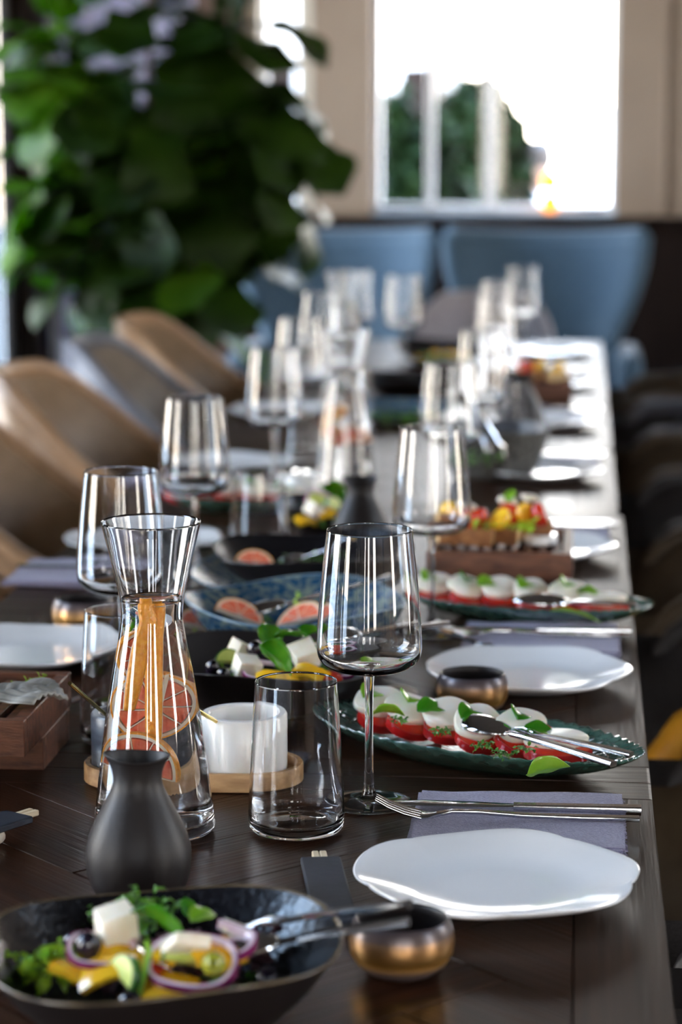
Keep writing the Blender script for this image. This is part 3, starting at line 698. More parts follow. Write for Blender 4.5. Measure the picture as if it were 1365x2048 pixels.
# ---- low bronze-glazed cup
def make_cup():
    e = thing('bronze_cup', 'x', 'cup', group='bronze glazed sauce cups')
    o_ = [(0, 0), (.018, 0), (.0215, .0015), (.0290, .007), (.0333, .015), (.0342, .022), (.0335, .029), (.0316, .0345), (.0302, .0370)]
    i_ = [(.0288, .0372), (.0276, .0355), (.0290, .030), (.0300, .022), (.0285, .013), (.020, .005), (0, .0035)]
    mo('cup_body', *lathe(o_ + [(.0296, .0376)], 64), 'bronze_glaze', e, sharp=0)
    mo('cup_lining', *lathe([(.0296, .0376)] + i_, 64), 'black_ceramic', e, sharp=0)
    return e
# ---- wide organic bowl
def make_bowl(name, label, R, H, m_in, m_out, loc, rz=0, wob=.045, base=.42, th=.0045, m_rim=None, cat='bowl', zw=.08):
    e = thing(name, label, cat, loc, rz)
    def md(r, z, a):
        q = (r / R) ** 2; c = 1 + wob * q * (sin(2 * a + .6) * .6 + sin(3 * a + 1.9) * .5)
        return (r * c * cos(a), r * c * sin(a), z + H * zw * q * q * sin(3 * a + .4))
    b = R * base
    inn = [(0, th), (b * .8, th * 1.1), (b * 1.15, th * 1.8), (b + (R - b) * .40, H * .26), (b + (R - b) * .72, H * .62), (R * .985, H * .985)]
    out = [(R * 1.0, H * .97), (b + (R - b) * .75, H * .56), (b + (R - b) * .45, H * .20), (b * 1.15, H * .03), (b, 0), (0, .0)]
    mo('bowl_inside', *lathe(inn, 96, mod=md), m_in, e, sharp=0)
    mo('bowl_rim', *lathe([inn[-1], (R * .993, H * 1.0), (R * 1.003, H * .995), out[0]], 96, mod=md), m_rim or m_in, e, sharp=0)
    mo('bowl_outside', *lathe(out, 96, mod=md), m_out, e, sharp=0)
    return e
# ---- cutlery
def cut_parts(e, kind, m='steel', L_=.205):
    """lies along +X: handle end at x = 0, working end at x = L_"""
    if kind == 'fork':
        P = [(0, 0, .004), (.04, 0, .004), (.09, 0, .0045), (.125, 0, .0065), (.145, 0, .0065), (.157, 0, .004)]
        mo('handle', *tube(P, 0, flat=[(.0085, .0035), (.0075, .0035), (.0058, .0034), (.0046, .0032), (.0050, .0030), (.0085, .0028)]), m, e)
        g = [tube([(.157, 0, .004), (.164, 0, .0028), (.170, 0, .0030)], 0, flat=[(.0085, .0028), (.018, .0022), (.0215, .0020)])]
        for q in (-.0090, -.0030, .0030, .0090):
            g.append(tube([(.169, q, .0030), (.182, q, .0060), (.195, q * .96, .0110), (L_, q * .93, .0165)], 0, flat=[(.0036, .002), (.0032, .002), (.0028, .0018), (.0014, .0012)]))
        mo('tines', *J(*g), m, e)
    elif kind == 'knife':
        P = [(0, 0, .004), (.05, 0, .004), (.10, 0, .004)]
        mo('handle', *tube(P, 0, flat=[(.0095, .007), (.0085, .006), (.008, .005)]), m, e)
        mo('blade', *tube([(.10, 0, .004), (.125, -.001, .004), (.17, -.002, .004), (.195, 0, .004), (L_ + .008, .004, .004)], 0, flat=[(.009, .0024), (.015, .0018), (.017, .0014), (.013, .0012), (.003, .001)]), m, e)
    elif kind == 'spoon':
        P = [(0, 0, .030), (.06, 0, .024), (.11, 0, .017), (.140, 0, .012)]
        mo('handle', *tube(P, 0, flat=[(.0085, .0040), (.0075, .0036), (.0055, .0034), (.0045, .0032)]), m, e)
        def fn(u, v):
            x = .138 + u * .062; w = sin(pi * min(1, max(.02, u)) ** .85) ** .6 * .0185; s = v * 2 - 1
            return (x, s * w, .012 + .010 * (s * s * sin(pi * u) ** .5 * 1.0) * -1 + .004 * sin(pi * u))
        mo('spoon_bowl', *sheet(fn, 18, 10, .0014), m, e, sharp=0)
    return e
def cutlery(kind, label, x, y, rz, z=TZ, group=None, tilt=0.0, s=1.0, roll=0.0, name=None):
    e = thing(name or kind, label, {'server': 'server'}.get(kind, kind), (x, y, z), rz, group)
    cut_parts(e, 'spoon' if kind == 'server' else kind); e.rotation_euler = (roll, tilt, rz); e.scale = (s, s, s); return e
# ---- folded linen napkin
def make_napkin():
    e = thing('linen_napkin', 'x', 'napkin', group='folded linen napkins')
    def lay(sx, sy, z, seed, dx=0, dy=0):
        def fn(u, v):
            x = (u - .5) * sx + dx; y = (v - .5) * sy + dy
            x += .0014 * noise.noise(Vector((seed, v * 3, u))) ; y += .002 * noise.noise(Vector((u * 3, seed, 0)))
            return (x, y, z + .0012 * noise.noise(Vector((u * 4 + seed, v * 4, 0))) + .0009 * sin(u * 5 + seed))
        return sheet(fn, 22, 18, .0030)
    mo('lower_fold', *lay(.166, .156, .0030, 1), 'linen', e)
    mo('upper_fold', *lay(.162, .150, .0066, 4, .001, .002), 'linen', e)
    mo('front_fold', *tube([(-.080 + .16 * i / 12, -.0765 + .0008 * sin(i), .0048) for i in range(13)], .0036, 10), 'linen', e)
    V = []
    g = []
    for i in range(26):
        y = -.074 + i * .0058; g.append(tube([(.081, y, .005), (.0842, y + .0015 * sin(i * 2.1), .0035 + .001 * sin(i))], .0005, 5))
    o = mo('frayed_hem', *J(*g), 'linen', e); o['kind'] = 'stuff'
    return e
# ---- paper sleeve with chopsticks
def make_sleeve():
    e = thing('chopstick_sleeve', 'x', 'chopsticks', group='navy chopstick sleeves')
    mo('paper_sleeve', *X(box(.030, .150, .0055, .0012, 1), (0, 0, .0015)), 'navy_paper', e)
    for s in (-1, 1): mo('chopstick', *X(box(.0052, .165, .0046, .0008, 1), (s * .0029, .0085, .0020)), 'bamboo', e)
    return e
# ---- walnut serving crate with slatted top
def make_crate(w=.168, d=.185):
    """local: right edge at x = 0, front of the upper tray at y = 0"""
    e = thing('walnut_crate', 'x', 'serving stand', group='slatted walnut serving crates')
    t = .011; z0, z1 = .029, .060
    for (a0, a1, b0, b1, c0, c1, nm) in ((-w, 0, 0, t, z0, z1, 'front_board'), (-w, 0, d - t, d, z0, z1, 'back_board'), (-w, -w + t, t + .0003, d - t - .0003, z0, z1, 'end_board'), (-t, 0, t + .0003, d - t - .0003, z0, z1, 'end_board')):
        mo(nm, *bx(a0, a1, b0, b1, c0, c1, .0008), 'walnut', e, smooth=False)
    n = 9; step = (w - 2 * t) / n
    for i in range(n):
        x = -w + t + step * (i + .5); mo('slat', *bx(x - .0045, x + .0045, t + .0003, d - t - .0003, .047, .054, .0006), 'walnut', e, smooth=False)
    mo('tray_bottom', *bx(-w + t + .0003, -t - .0003, t + .0003, d - t - .0003, .030, .033), 'wall_dark', e, smooth=False)
    for (a0, a1, b0, b1) in ((-w * .62, 0, .068, .079), (-w * .62, 0, d - .02, d - .009), (-.011, 0, .0793, d - .0203), (-w * .62, -w * .62 + .011, .0793, d - .0203)):
        mo('base_board', *bx(a0, a1, b0, b1, 0, .0287, .0006), 'walnut', e, smooth=False)
    return e
# ---- beech tray with two stone pots and brass spoons
def stadium(hl, r, n=16):
    P = []
    for i in range(n + 1): a = -pi / 2 + pi * i / n; P.append((hl + r * cos(a), r * sin(a)))
    for i in range(n + 1): a = pi / 2 + pi * i / n; P.append((-hl + r * cos(a), r * sin(a)))
    return P
def make_pot_tray(label, loc, rz):
    e = thing('beech_tray', label, 'tray', loc, rz)
    def ring(hl, r, z): return [(x, y, z) for x, y in stadium(hl, r)]
    rows = [ring(.050, .040, .0), ring(.050, .0425, .0015), ring(.050, .0425, .0150), ring(.050, .0415, .0165), ring(.050, .0375, .0165), ring(.050, .0368, .0155), ring(.050, .0366, .0085)]
    V = [v for r in rows for v in r]; m = len(rows[0]); F = []
    for i in range(len(rows) - 1):
        for j in range(m): F.append([i * m + j, i * m + (j + 1) % m, (i + 1) * m + (j + 1) % m, (i + 1) * m + j])
    F.append(list(range(m))[::-1]); F.append([(len(rows) - 1) * m + j for j in range(m)])
    mo('tray_body', V, F, 'beech', e)
    return e
def make_pot(name, label, m, r, h, loc, fill, cat='pot'):
    e = thing(name, label, cat, loc)
    mo('pot_body', *lathe([(0, 0), (r - .002, 0), (r, .002), (r, h - .002), (r - .0015, h), (r - .0065, h), (r - .0080, h - .0015), (r - .0085, h * .35), (0, h * .3)], 56), m, e)
    mo('seasoning', *lathe([(0, h * .62), (r * .4, h * .60), (r - .0088, h * .52), (r - .0088, h * .36), (0, h * .34)], 32, mod=lambda q, z, a: (q * cos(a), q * sin(a), z + .001 * noise.noise(Vector((q * 90 * cos(a), q * 90 * sin(a), 0))))), fill, e)
    return e
def brass_spoon(label, p0, p1):
    """thin spoon from handle tip p0 to bowl p1"""
    e = thing('brass_spoon', label, 'spoon', p0, 0, None)
    d = Vector(p1) - Vector(p0)
    mo('handle', *tube([(0, 0, 0), d * .5, d * .93], [.0018, .0016, .0014], 10), 'brass', e)
    mo('spoon_bowl', *X(blob(.0045, 2, 0, 1, 0, (1.3, 1, .4)), d * .98), 'brass', e)
    return e
# ---- long ribbed green glass platter
def make_platter(name, label, loc, rz, L_=.325, Wd=.142):
    e = thing(name, label, 'platter', loc, rz)
    def outline(a):
        c, s = cos(a), sin(a); n = 2.6
        x = abs(c) ** (2 / n) * (1 if c > 0 else -1) * L_ / 2; y = abs(s) ** (2 / n) * (1 if s > 0 else -1) * Wd / 2
        return x, y * (1 - .25 * (x / (L_ / 2)) ** 2)
    n = 240; pr = [(0, .008), (.30, .008), (.55, .008), (.66, .0095), (.74, .0115), (.82, .0150), (.90, .0190), (.96, .0225), (1.0, .0250), (1.005, .0240), (.99, .0215), (.90, .0150), (.78, .008), (.62, .003), (.58, 0), (.5, 0), (0, .001)]
    def md(r, z, a):
        x, y = outline(a); rib = .0011 * sin(a * 60) * max(0, r - .5) * 1.5; sc_ = 1 + (.006 * sin(a * 60) if r > .97 else 0)
        return (x * r * sc_, y * r * sc_, z + rib)
    mo('platter_body', *lathe(pr, n, mod=md), 'green_glass', e, sharp=0)
    g = []
    for f in (.60, .70, .80, .90):
        P = []; z = .0100 if f < .65 else (.0118 if f < .75 else (.0154 if f < .85 else .0202))
        for i in range(97): x, y = outline(2 * pi * i / 96); P.append((x * f, y * f, z))
        g.append(tube(P, .0009, 5))
    mo('ribs', *J(*g), 'green_glass', e)
    return e

# ================================================================== laying the table
PL = make_plate(); WG = make_wine(); TU = make_tumbler(); JG = make_jug(); CU = make_cup(); NP = make_napkin(); SL = make_sleeve(); CR = make_crate(); CA = make_carafe()
first = {}
def place(o, label, x, y, z=0.0, rz=0.0, **kw):
    if o.name not in first:
        first[o.name] = 1; o['label'] = label; put(o, x, y, TZ + z, rz)
        if 'group' in kw: o['group'] = kw['group']
        if 'scale' in kw: o.scale = (kw['scale'],) * 3
        return o
    return dup(o, label, (x, y, TZ + z), rz, group=kw.get('group', o.get('group')), scale=kw.get('scale'))

# white plates, right row from the camera outwards
for (x, y, rz, l) in ((-.053, 1.668, .0, 'large white lobed plate nearest the camera, right of the bronze cup'), (-.046, 2.336, .9, 'white lobed plate behind the near caprese platter, right of the second bronze cup'),
                      (-.050, 3.06, 2.0, 'white lobed plate half hidden behind the right walnut crate'), (-.060, 3.77, .4, 'white lobed plate right of the stone bowl'), (-.062, 4.42, 1.4, 'white plate in front of the far walnut crate'),
                      (-.062, 5.10, 2.2, 'white plate right of the far walnut crate'), (-.062, 5.82, .2, 'white plate at the far right table corner before the blue chair')):
    place(PL, l, x, y, 0, rz, group='white plates along the right edge')
for (x, y, rz, l) in ((-.562, 2.395, .8, 'white lobed plate at the left edge behind the left walnut crate'), (-.560, 3.06, 1.7, 'white plate on the left behind the clear carafe'), (-.560, 3.80, .3, 'white plate on the left behind the third wine glass'),
                      (-.560, 4.52, 1.1, 'white plate on the left side in front of the last tan chair'), (-.560, 5.22, 2.1, 'white plate on the left far side near the fig tree')):
    place(PL, l, x, y, 0, rz, group='white plates along the left edge')
# napkins with fork and knife
nk = [(-.042, 1.832, 'grey linen napkin behind the nearest white plate, fork and knife on it', 'nearest grey napkin'), (-.036, 2.520, 'grey linen napkin behind the second white plate', 'second grey napkin'),
      (-.040, 3.235, 'grey linen napkin behind the plate by the walnut crate', 'napkin behind the walnut crate'), (-.05, 3.945, 'grey linen napkin behind the plate right of the stone bowl', 'napkin behind the stone bowl plate'), (-.05, 4.60, 'grey linen napkin right of the far walnut crate', 'napkin beside the far walnut crate'),
      (-.05, 5.29, 'grey linen napkin between the two farthest right plates', 'napkin between the farthest plates')]
for i, (x, y, l, w) in enumerate(nk):
    place(NP, l, x, y, 0, 0, group='folded linen napkins')
    cutlery('fork', 'steel dinner fork with tines to the left on the ' + w, x + .094, y - .004, pi + (.0 if i else .015), TZ + .0078, 'dinner forks')
    cutlery('knife', 'steel dinner knife behind the fork on the ' + w, x + .096, y + .020, pi + (.02 if i else -.01), TZ + .0078, 'dinner knives')
for (x, y, l, w) in ((-.600, 2.86, 'lilac grey napkin on the left behind the left white plate', 'left napkin by the tan chair'), (-.600, 3.60, 'lilac grey napkin on the left behind the third wine glass', 'second left napkin')):
    place(NP, l, x, y, 0, 0, group='folded linen napkins')
    cutlery('fork', 'steel dinner fork on the ' + w, x - .08, y, .0, TZ + .0078, 'dinner forks')
cutlery('fork', 'steel fork glinting behind the left walnut crate', -.655, 2.18, .02, TZ + .001)
# wine glasses
wl = [(-.164, 1.891, 'tall clear stemmed wine glass in sharp focus at the centre'), (-.424, 2.20, 'clear wine glass behind the open mouthed carafe on the left'), (-0.454, 2.821, 'clear wine glass third from the left front, before the tan chairs'),
      (-0.155, 2.561, 'clear wine glass right of centre just behind the sharp one'), (-0.175, 3.288, 'clear wine glass in front of the stone bowl'), (-0.442, 3.484, 'clear wine glass on the left in front of the blue chair corner'),
      (-0.471, 4.056, 'blurred wine glass left of the far carafe'), (-0.508, 4.717, 'blurred wine glass left of the far glass cluster'), (-0.502, 5.42, 'blurred wine glass tallest in the far left cluster'),
      (-0.381, 5.254, 'blurred wine glass in the far middle before the gap of the blue chairs'), (-0.153, 3.813, 'blurred wine glass just right of the middle glass, by the tongs'), (-0.161, 4.649, 'blurred wine glass before the low grey chair'),
      (-0.132, 5.622, 'blurred wine glass tallest on the right before the blue chair'), (-0.17, 5.098, 'blurred wine glass on the right, beneath the tallest blurred glass')]
for x, y, l in wl: place(WG, l, x, y, 0, random.uniform(0, 6))
tl = [(-.214, 1.812, 'clear glass tumbler in sharp focus before the white marble pot'), (-.402, 2.075, 'clear tumbler behind the carafe and beneath the left wine glass bowl'), (-0.396, 2.966, 'clear tumbler on the left behind the black bowl'),
      (-0.422, 3.786, 'blurred clear tumbler left of the second carafe'), (-0.406, 4.326, 'blurred tumbler behind the second carafe'), (-0.123, 4.058, 'blurred tumbler beside the black jug on the right'),]
for x, y, l in tl: place(TU, l, x, y, 0, random.uniform(0, 6))
# jugs, cups, sleeves, crates, carafes
place(JG, 'matte black pear shaped jug in front of the grapefruit carafe', -.307, 1.640, 0, .1)
place(JG, 'matte black jug in the middle, right of the greek salad behind the black bowl', -.275, 3.035, 0, .1)
place(JG, 'matte black jug behind the stone bowl', -.102, 4.225, 0, 2.6, scale=1.15)
for x, y, l in ((-.1085, 1.497, 'bronze glazed cup nearest the camera beside the salad bowl'), (-.095, 2.212, 'bronze glazed cup before the second white plate'), (-.532, 2.535, 'bronze glazed cup behind the left white plate')):
    place(CU, l, x, y)
place(SL, 'navy paper chopstick sleeve beside the nearest white plate', -.172, 1.648, 0, .18)
place(SL, 'navy paper chopstick sleeve resting on a pebble at the left edge', -.465, 1.715, .010, -.55)
o = mo('pebble_rest', *X(blob(.012, 3, .08, 1, 3, (1.0, .8, .62)), (0, 0, .0072)), 'pebble'); put(o, -.442, 1.748); tag(o, 'ivory pebble under the left navy sleeve', 'chopstick rest')
place(SL, 'navy paper chopstick sleeve beneath the middle black salad bowl', -.30, 2.015, 0, 1.45)
o = mo('pebble_rest', *X(blob(.012, 3, .08, 1, 5, (1.6, .9, .62)), (0, 0, .0072)), 'pebble'); put(o, -0.168, 2.252); tag(o, 'ivory pebble behind the near caprese platter', 'chopstick rest')
place(CR, 'slatted walnut crate at the left edge with a grey shell on it', -.449, 1.897)
place(CR, 'slatted walnut crate with tomato bruschetta behind the far caprese platter', -.004, 2.735)
place(CR, 'blurred walnut crate far right near the tables end', -.012, 4.705)
place(CA, 'clear flared carafe with grapefruit and peel, in sharp focus', -.324, 1.800, 0, 0)
place(CA, 'blurred carafe with orange slices in the middle of the table', -.347, 3.579, 0, 0)
place(CA, 'blurred far carafe in the glass cluster', -0.495, 5.066, 0, 0)
# pots
TRX, TRY = -.3165, 1.948
make_pot_tray('oval beech wood tray under the marble and slate pots', (TRX, TRY, TZ), .05)
WP = make_pot('marble_pot', 'white marble salt pot on the beech tray', 'marble', .0360, .0500, (TRX + .042, TRY + .0025, TZ + .0088), 'salt')
make_pot('slate_pot', 'dark slate pepper pot on the beech tray behind the carafe', 'slate', .0335, .0500, (TRX - .0525, TRY - .003, TZ + .0088), 'pepper')
brass_spoon('thin brass spoon standing in the dark slate pot', (-0.399, 1.845, TZ + .105), (TRX - .062, TRY - .003, TZ + .045))
brass_spoon('thin brass spoon resting in the white marble pot', (-0.308, 1.895, TZ + .075), (TRX + .036, TRY - .006, TZ + .043))
make_pot('marble_pot', 'blurred white marble pot behind the third tumbler', 'marble', .030, .045, (-0.395, 3.441, TZ), 'salt')
make_platter('glass_platter', 'long ribbed green glass platter with caprese, second table right', (-.086, 2.046, TZ), -.52, .320, .145)
make_platter('glass_platter', 'long ribbed green glass platter with caprese in front of the walnut crate', (-.050, 2.650, TZ), -.20, .272, .125)
make_platter('glass_platter', 'dark green platter with caprese slices on the left side', (-.470, 3.385, TZ), -.1, .24, .115)
make_bowl('salad_bowl', 'large black organic salad bowl in the bottom left corner', .109, .056, 'black_glaze', 'black_ceramic', (-.247, 1.387, TZ), .5, m_rim='black_glaze_rim')
make_bowl('salad_bowl', 'black salad bowl with greek salad behind the tumbler', .112, .052, 'black_ceramic', 'black_ceramic', (-.284, 2.205, TZ), 2.0, wob=.02)
make_bowl('blue_bowl', 'speckled blue stoneware bowl with grapefruit salad', .122, .058, 'blue_glaze', 'blue_glaze', (-.285, 2.452, TZ), 1.0, wob=.02, m_rim='blue_rim')
make_bowl('blue_bowl', 'blue stoneware dish under the upper black bowl', .132, .034, 'blue_glaze', 'blue_glaze', (-.315, 2.748, TZ), .3, wob=.015, m_rim='blue_rim')
make_bowl('salad_bowl', 'black bowl with a steel spoon, nested in the blue dish', .116, .052, 'black_glaze', 'black_ceramic', (-.305, 2.760, TZ + .0068), .3, wob=.015, base=.38)
make_bowl('salad_bowl', 'small black bowl with greek salad left of the middle black jug', .066, .045, 'black_glaze', 'black_ceramic', (-.335, 3.205, TZ), 0, wob=.01)
make_bowl('stone_bowl', 'rough grey granite bowl with steel tongs', .085, .082, 'slate', 'stone', (-0.127, 3.759, TZ), 0, wob=.012, base=.55, th=.012, zw=.02)
make_bowl('teal_dish', 'blurred teal dish in the far middle', .12, .028, 'blue_glaze', 'blue_rim', (-0.344, 4.516, TZ), 0, wob=.01)
make_bowl('black_dish', 'blurred black dish behind the teal dish', .12, .035, 'black_glaze', 'black_ceramic', (-0.345, 4.982, TZ), 0, wob=.01)
make_bowl('black_dish', 'blurred black dish with yellow salad at the tables end', .11, .045, 'black_glaze', 'black_ceramic', (-0.327, 5.677, TZ), 0, wob=.01)
# serving cutlery
def server(label, tip, end, z0, z1, roll=0.0, s=1.0, g=None, kind='spoon', dark_refl=False):
    """from handle end (x, y) at z1 to working tip at z0"""
    a = Vector((end[0], end[1], TZ + z1)); b = Vector((tip[0], tip[1], TZ + z0)); d = b - a
    e = thing('serving_' + kind, label, kind, a, 0, g); L_ = d.length
    yaw = atan2(d.y, d.x); pit = -math.asin(d.z / L_)
    e.rotation_euler = Euler((roll, pit, yaw)); k = L_ / .20
    if dark_refl: mo('handle_edge', *tube([(.001, .0050, 0), (.06 * k, .0047, .001), (.12 * k, .0034, .001)], 0, flat=[(.0012, .0042), (.0012, .0036), (.0012, .003)]), 'steel', e)['label'] = 'polished steel edge of the handle with a painted dark reflection'
    if kind == 'spoon':
        mo('handle', *tube([(0, 0, 0), (.06 * k, 0, .001), (.12 * k, 0, .001), (.142 * k, 0, 0)], 0, flat=[(.0085 * s, .0045), (.0080 * s, .004), (.0055 * s, .0036), (.0048 * s, .0034)]), 'black_ceramic' if dark_refl else 'steel', e)  # handle blackened to show a dark reflection in the steel
        def fn(u, v):
            w = sin(pi * min(1, max(.02, u)) ** .85) ** .6 * .0205; q = v * 2 - 1
            return (.139 * k + u * .062, q * w, .009 * (1 - q * q) * sin(pi * u) ** .5)
        mo('spoon_bowl', *sheet(fn, 18, 10, .0014), 'steel', e, sharp=0)
    else:
        mo('handle', *tube([(0, 0, 0), (.06 * k, 0, .001), (.12 * k, 0, .001), (.150 * k, 0, 0)], 0, flat=[(.0085 * s, .0045), (.0080 * s, .004), (.0055 * s, .0036), (.0060 * s, .003)]), 'black_ceramic' if dark_refl else 'steel', e)
        mo('tines', *J(*[tube([(.149 * k, q, 0), (.168 * k, q * 1.6, .002), (L_, q * 1.5, -.002)], 0, flat=(.004, .0022)) for q in (-.0045, 0, .0045)]), 'steel', e)
    return e
server('serving fork, dark reflection painted on its steel handle, leaning over the rim of the near salad bowl', (-0.205, 1.43), (-0.096, 1.395), .050, .080, kind='fork', dark_refl=True)
server('serving spoon, dark reflection painted on its steel handle, beside the fork in the near salad bowl', (-0.21, 1.406), (-0.097, 1.404), .043, .066, dark_refl=True)
server('steel serving spoon with its round bowl up on the near caprese platter', (-0.092, 2.04), (0.033, 1.925), .033, .0290)
server('steel serving fork handle beside the spoon on the near caprese platter', (-0.063, 2.017), (0.048, 1.953), .034, .0300, kind='fork')
server('steel serving spoon on the far caprese platter, handle over the table edge', (-0.038, 2.569), (0.065, 2.6), .036, .0300)
server('black glossy spoon in the blue bowl', (-0.354, 2.491), (-0.183, 2.48), .030, .080)
server('steel spoon curving in the nested black bowl', (-0.343, 2.804), (-0.262, 2.757), .030, .062)
server('left of two steel tongs handles leaning out of the stone bowl', (-0.125, 3.53), (-0.173, 3.594), .072, .150, s=1.5, kind='fork')
server('right of two steel tongs handles leaning out of the stone bowl', (-0.102, 3.494), (-0.15, 3.497), .070, .142, s=1.5, kind='fork')
server('long steel serving spoon behind the sharp wine glass, over the salad bowl', (-0.24, 2.227), (-0.121, 2.282), .062, .070)
server('steel serving fork lying behind the second white plate', (-0.085, 2.464), (-0.144, 2.53), .006, .010, kind='fork')
# ================================================================== food
def item(name, label, cat, g, m, x, y, z, rot=(0, 0, 0), group=None, sharp=40):
    o = mo(name, *g, m, sharp=sharp); o.location = (x, y, TZ + z); o.rotation_euler = rot
    return tag(o, label, cat, group)
_c = {}
def cached(key, fn):
    if key not in _c: _c[key] = fn()
    return _c[key]
def basil_geo(L_, W_, curl, fold=.35): return leaf_geo(L_, W_, curl, fold, .03, .0006, 12, 6)
def basil(label, x, y, z, rot, L_=.034, W_=.024, curl=.9, m='basil', group=None, name='basil_leaf'):
    return item(name, label, 'leaf', X(basil_geo(L_, W_, curl), (-L_ * .45, 0, L_ * .12)), m, x, y, z, rot, group, sharp=0)
def feta(label, x, y, z, rot, s=(.018, .016, .014), seed=0, group=None):
    return item('feta_cube', label, 'cheese', chunk(*s, .0012, seed), 'feta', x, y, z, rot, group)
def olive(label, x, y, z, rot=(0, 0, 0), m='olive_black', r=.0075, group=None):
    pr = [(0, -.95), (.5, -.82), (.85, -.5), (1, 0), (.85, .5), (.5, .82), (.28, .93), (.22, .80), (.18, .3), (0, .3)]
    return item('olive', label, 'olive', lathe([(a * r, b * r * 1.15) for a, b in pr], 24), m, x, y, z, rot, group, sharp=60)
def onion(label, x, y, z, rot, R=.022, w=.0026, h=.0042, arc=(0, 2 * pi), group=None):
    e = thing('onion_ring', label, 'onion', (x, y, TZ + z), 0, group); e.rotation_euler = rot
    n = 48; full = arc[1] - arc[0] > 6.2
    P = [(R * cos(arc[0] + (arc[1] - arc[0]) * i / n), R * .86 * sin(arc[0] + (arc[1] - arc[0]) * i / n), .0016 * sin(3 * (arc[0] + (arc[1] - arc[0]) * i / n))) for i in range(n + 1)]
    mo('ring_flesh', *tube(P, 0, flat=(w, h)), 'onion', e)
    Q = [(p[0] * (1 + (w * .62) / R), p[1] * (1 + (w * .62) / R), p[2] + .0002) for p in P]
    mo('ring_skin', *tube(Q, 0, flat=(.0011, h * .94)), 'onion_skin', e)
    return e
def pepper(label, x, y, z, rot, s=(.026, .015), m='yellow_pepper', curl=1.2, group=None, name='pepper_piece', cat='pepper'):
    def fn(u, v):
        a = curl * (u - .5); R = s[0] / curl
        return (R * sin(a), (v - .5) * s[1] * (1 + .1 * sin(u * 7)), R * cos(a) - R + .0012 * sin(v * 5))
    return item(name, label, cat, sheet(fn, 10, 6, .0042), m, x, y, z, rot, group, sharp=50)
def cucumber(label, x, y, z, rot, r=.014, group=None):
    e = thing('cucumber_slice', label, 'cucumber', (x, y, TZ + z), 0, group); e.rotation_euler = rot
    half = [(r * cos(pi * i / 16), r * sin(pi * i / 16)) for i in range(17)]
    V = [(a * .93, b * .93, h) for h in (-.003, .003) for a, b in half]; F = [[i, i + 1, 18 + i, 17 + i] for i in range(16)] + [[16, 0, 17, 33], list(range(17))[::-1], [17 + i for i in range(17)]]
    mo('slice_flesh', V, F, 'cucumber', e)
    mo('slice_skin', *tube([(a * .97, b * .97, 0) for a, b in half], 0, flat=(.0016, .0062)), 'cucumber_skin', e)
    return e
def greens(name, label, x, y, z, R, n, m, seed, h=.012, lw=.012, cat='lettuce', flat=.5):
    """curly loose greens nobody could count"""
    rnd = random.Random(seed); V = []; F = []
    base = leaf_geo(1, .55, 1.4, .3, .22, .02, 7, 4)
    for i in range(n):
        a = rnd.uniform(0, 2 * pi); q = R * sqrt(rnd.random()); 
        g = X(base, (q * cos(a), q * sin(a) * .9, rnd.uniform(0, h)), (rnd.uniform(-.9, .9), rnd.uniform(-1.5, .3), rnd.uniform(0, 6.3)), lw * rnd.uniform(.6, 1.3))
        b = len(V); V += g[0]; F += [[k + b for k in f] for f in g[1]]
    o = mo(name, V, F, m, sharp=0); o.location = (x, y, TZ + z); tag(o, label, cat, kind='stuff')
    return o
def sprig(label, x, y, z, rot, s=1.0, m='pesto', name='herb_sprig'):
    g = [tube([(0, 0, 0), (.006, .001, .010), (.010, -.001, .020), (.018, 0, .028)], .0006, 5)]
    for i in range(9):
        t = i / 8; g.append(X(leaf_geo(.0075, .0045, .5, .2, 0, .0003, 4, 2), (.002 + .016 * t, 0, .004 + .024 * t), (.4, -.6, i * 2.1)))
    o = item(name, label, 'herb', J(*g), m, x, y, z, rot); o.scale = (s,) * 3; return o

# ---- near salad, left corner
bx0, by0 = -.247, 1.387
greens('frisee', 'bright green frisee at the left of the near salad', -0.317, 1.388, .028, .018, 90, 'frisee', 1, .018, .012)
greens('purple_lettuce', 'dark purple lettuce under the near salad', -0.248, 1.409, .020, .055, 75, 'lettuce_purple', 2, .016, .017)
greens('green_lettuce', 'green lettuce at the right front of the near salad', -0.211, 1.391, .021, .022, 34, 'pesto', 3, .010, .014)
greens('purple_lettuce', 'dark red lettuce at the right end of the near salad', -0.197, 1.432, .028, .017, 46, 'lettuce_purple', 4, .020, .014)
greens('microgreens', 'fine microgreens at the back of the near salad', -0.283, 1.461, .040, .026, 26, 'pesto', 6, .012, .007)
feta('white feta cube standing upright in the near salad', -0.274, 1.386, .063, (.25, -.2, .5), (.0225, .018, .0230), 1)
feta('white feta wedge leaning between the two onion rings', -0.228, 1.364, .060, (-.7, .25, .6), (.024, .019, .008), 2)
basil('large glossy basil leaf on top of the near salad', -0.244, 1.374, .068, (-.45, .25, .25), .044, .034, .9)
basil('bright basil leaf at the right of the near salad top', -0.226, 1.42, .060, (.3, -.3, .9), .024, .015, .8, 'basil_light')
basil('small upright basil leaf behind the large basil leaf', -0.237, 1.428, .062, (.2, -.9, 1.9), .016, .010, .6)
onion('purple onion ring around the black olive in the near salad', *(-0.28, 1.373, .052), (.30, .12, .25), .0200)
onion('purple onion ring at the right of the near salad', *(-0.223, 1.358, .052), (.42, .05, -.25), .0265, .0030, .0050)
onion('purple onion arc behind the right onion ring', *(-0.209, 1.388, .056), (.15, .1, -.5), .0200, .0028, .0055, (-.6, 2.3))
olive('black olive inside the left onion ring', -0.289, 1.375, .054, (.5, .3, 0), r=.0088)
olive('black olive beside the left onion ring', -0.302, 1.396, .048, (.9, .3, 0), r=.0080)
pepper('small yellow pepper piece behind the left onion ring', -0.273, 1.38, .052, (.7, .2, .4), (.022, .016))
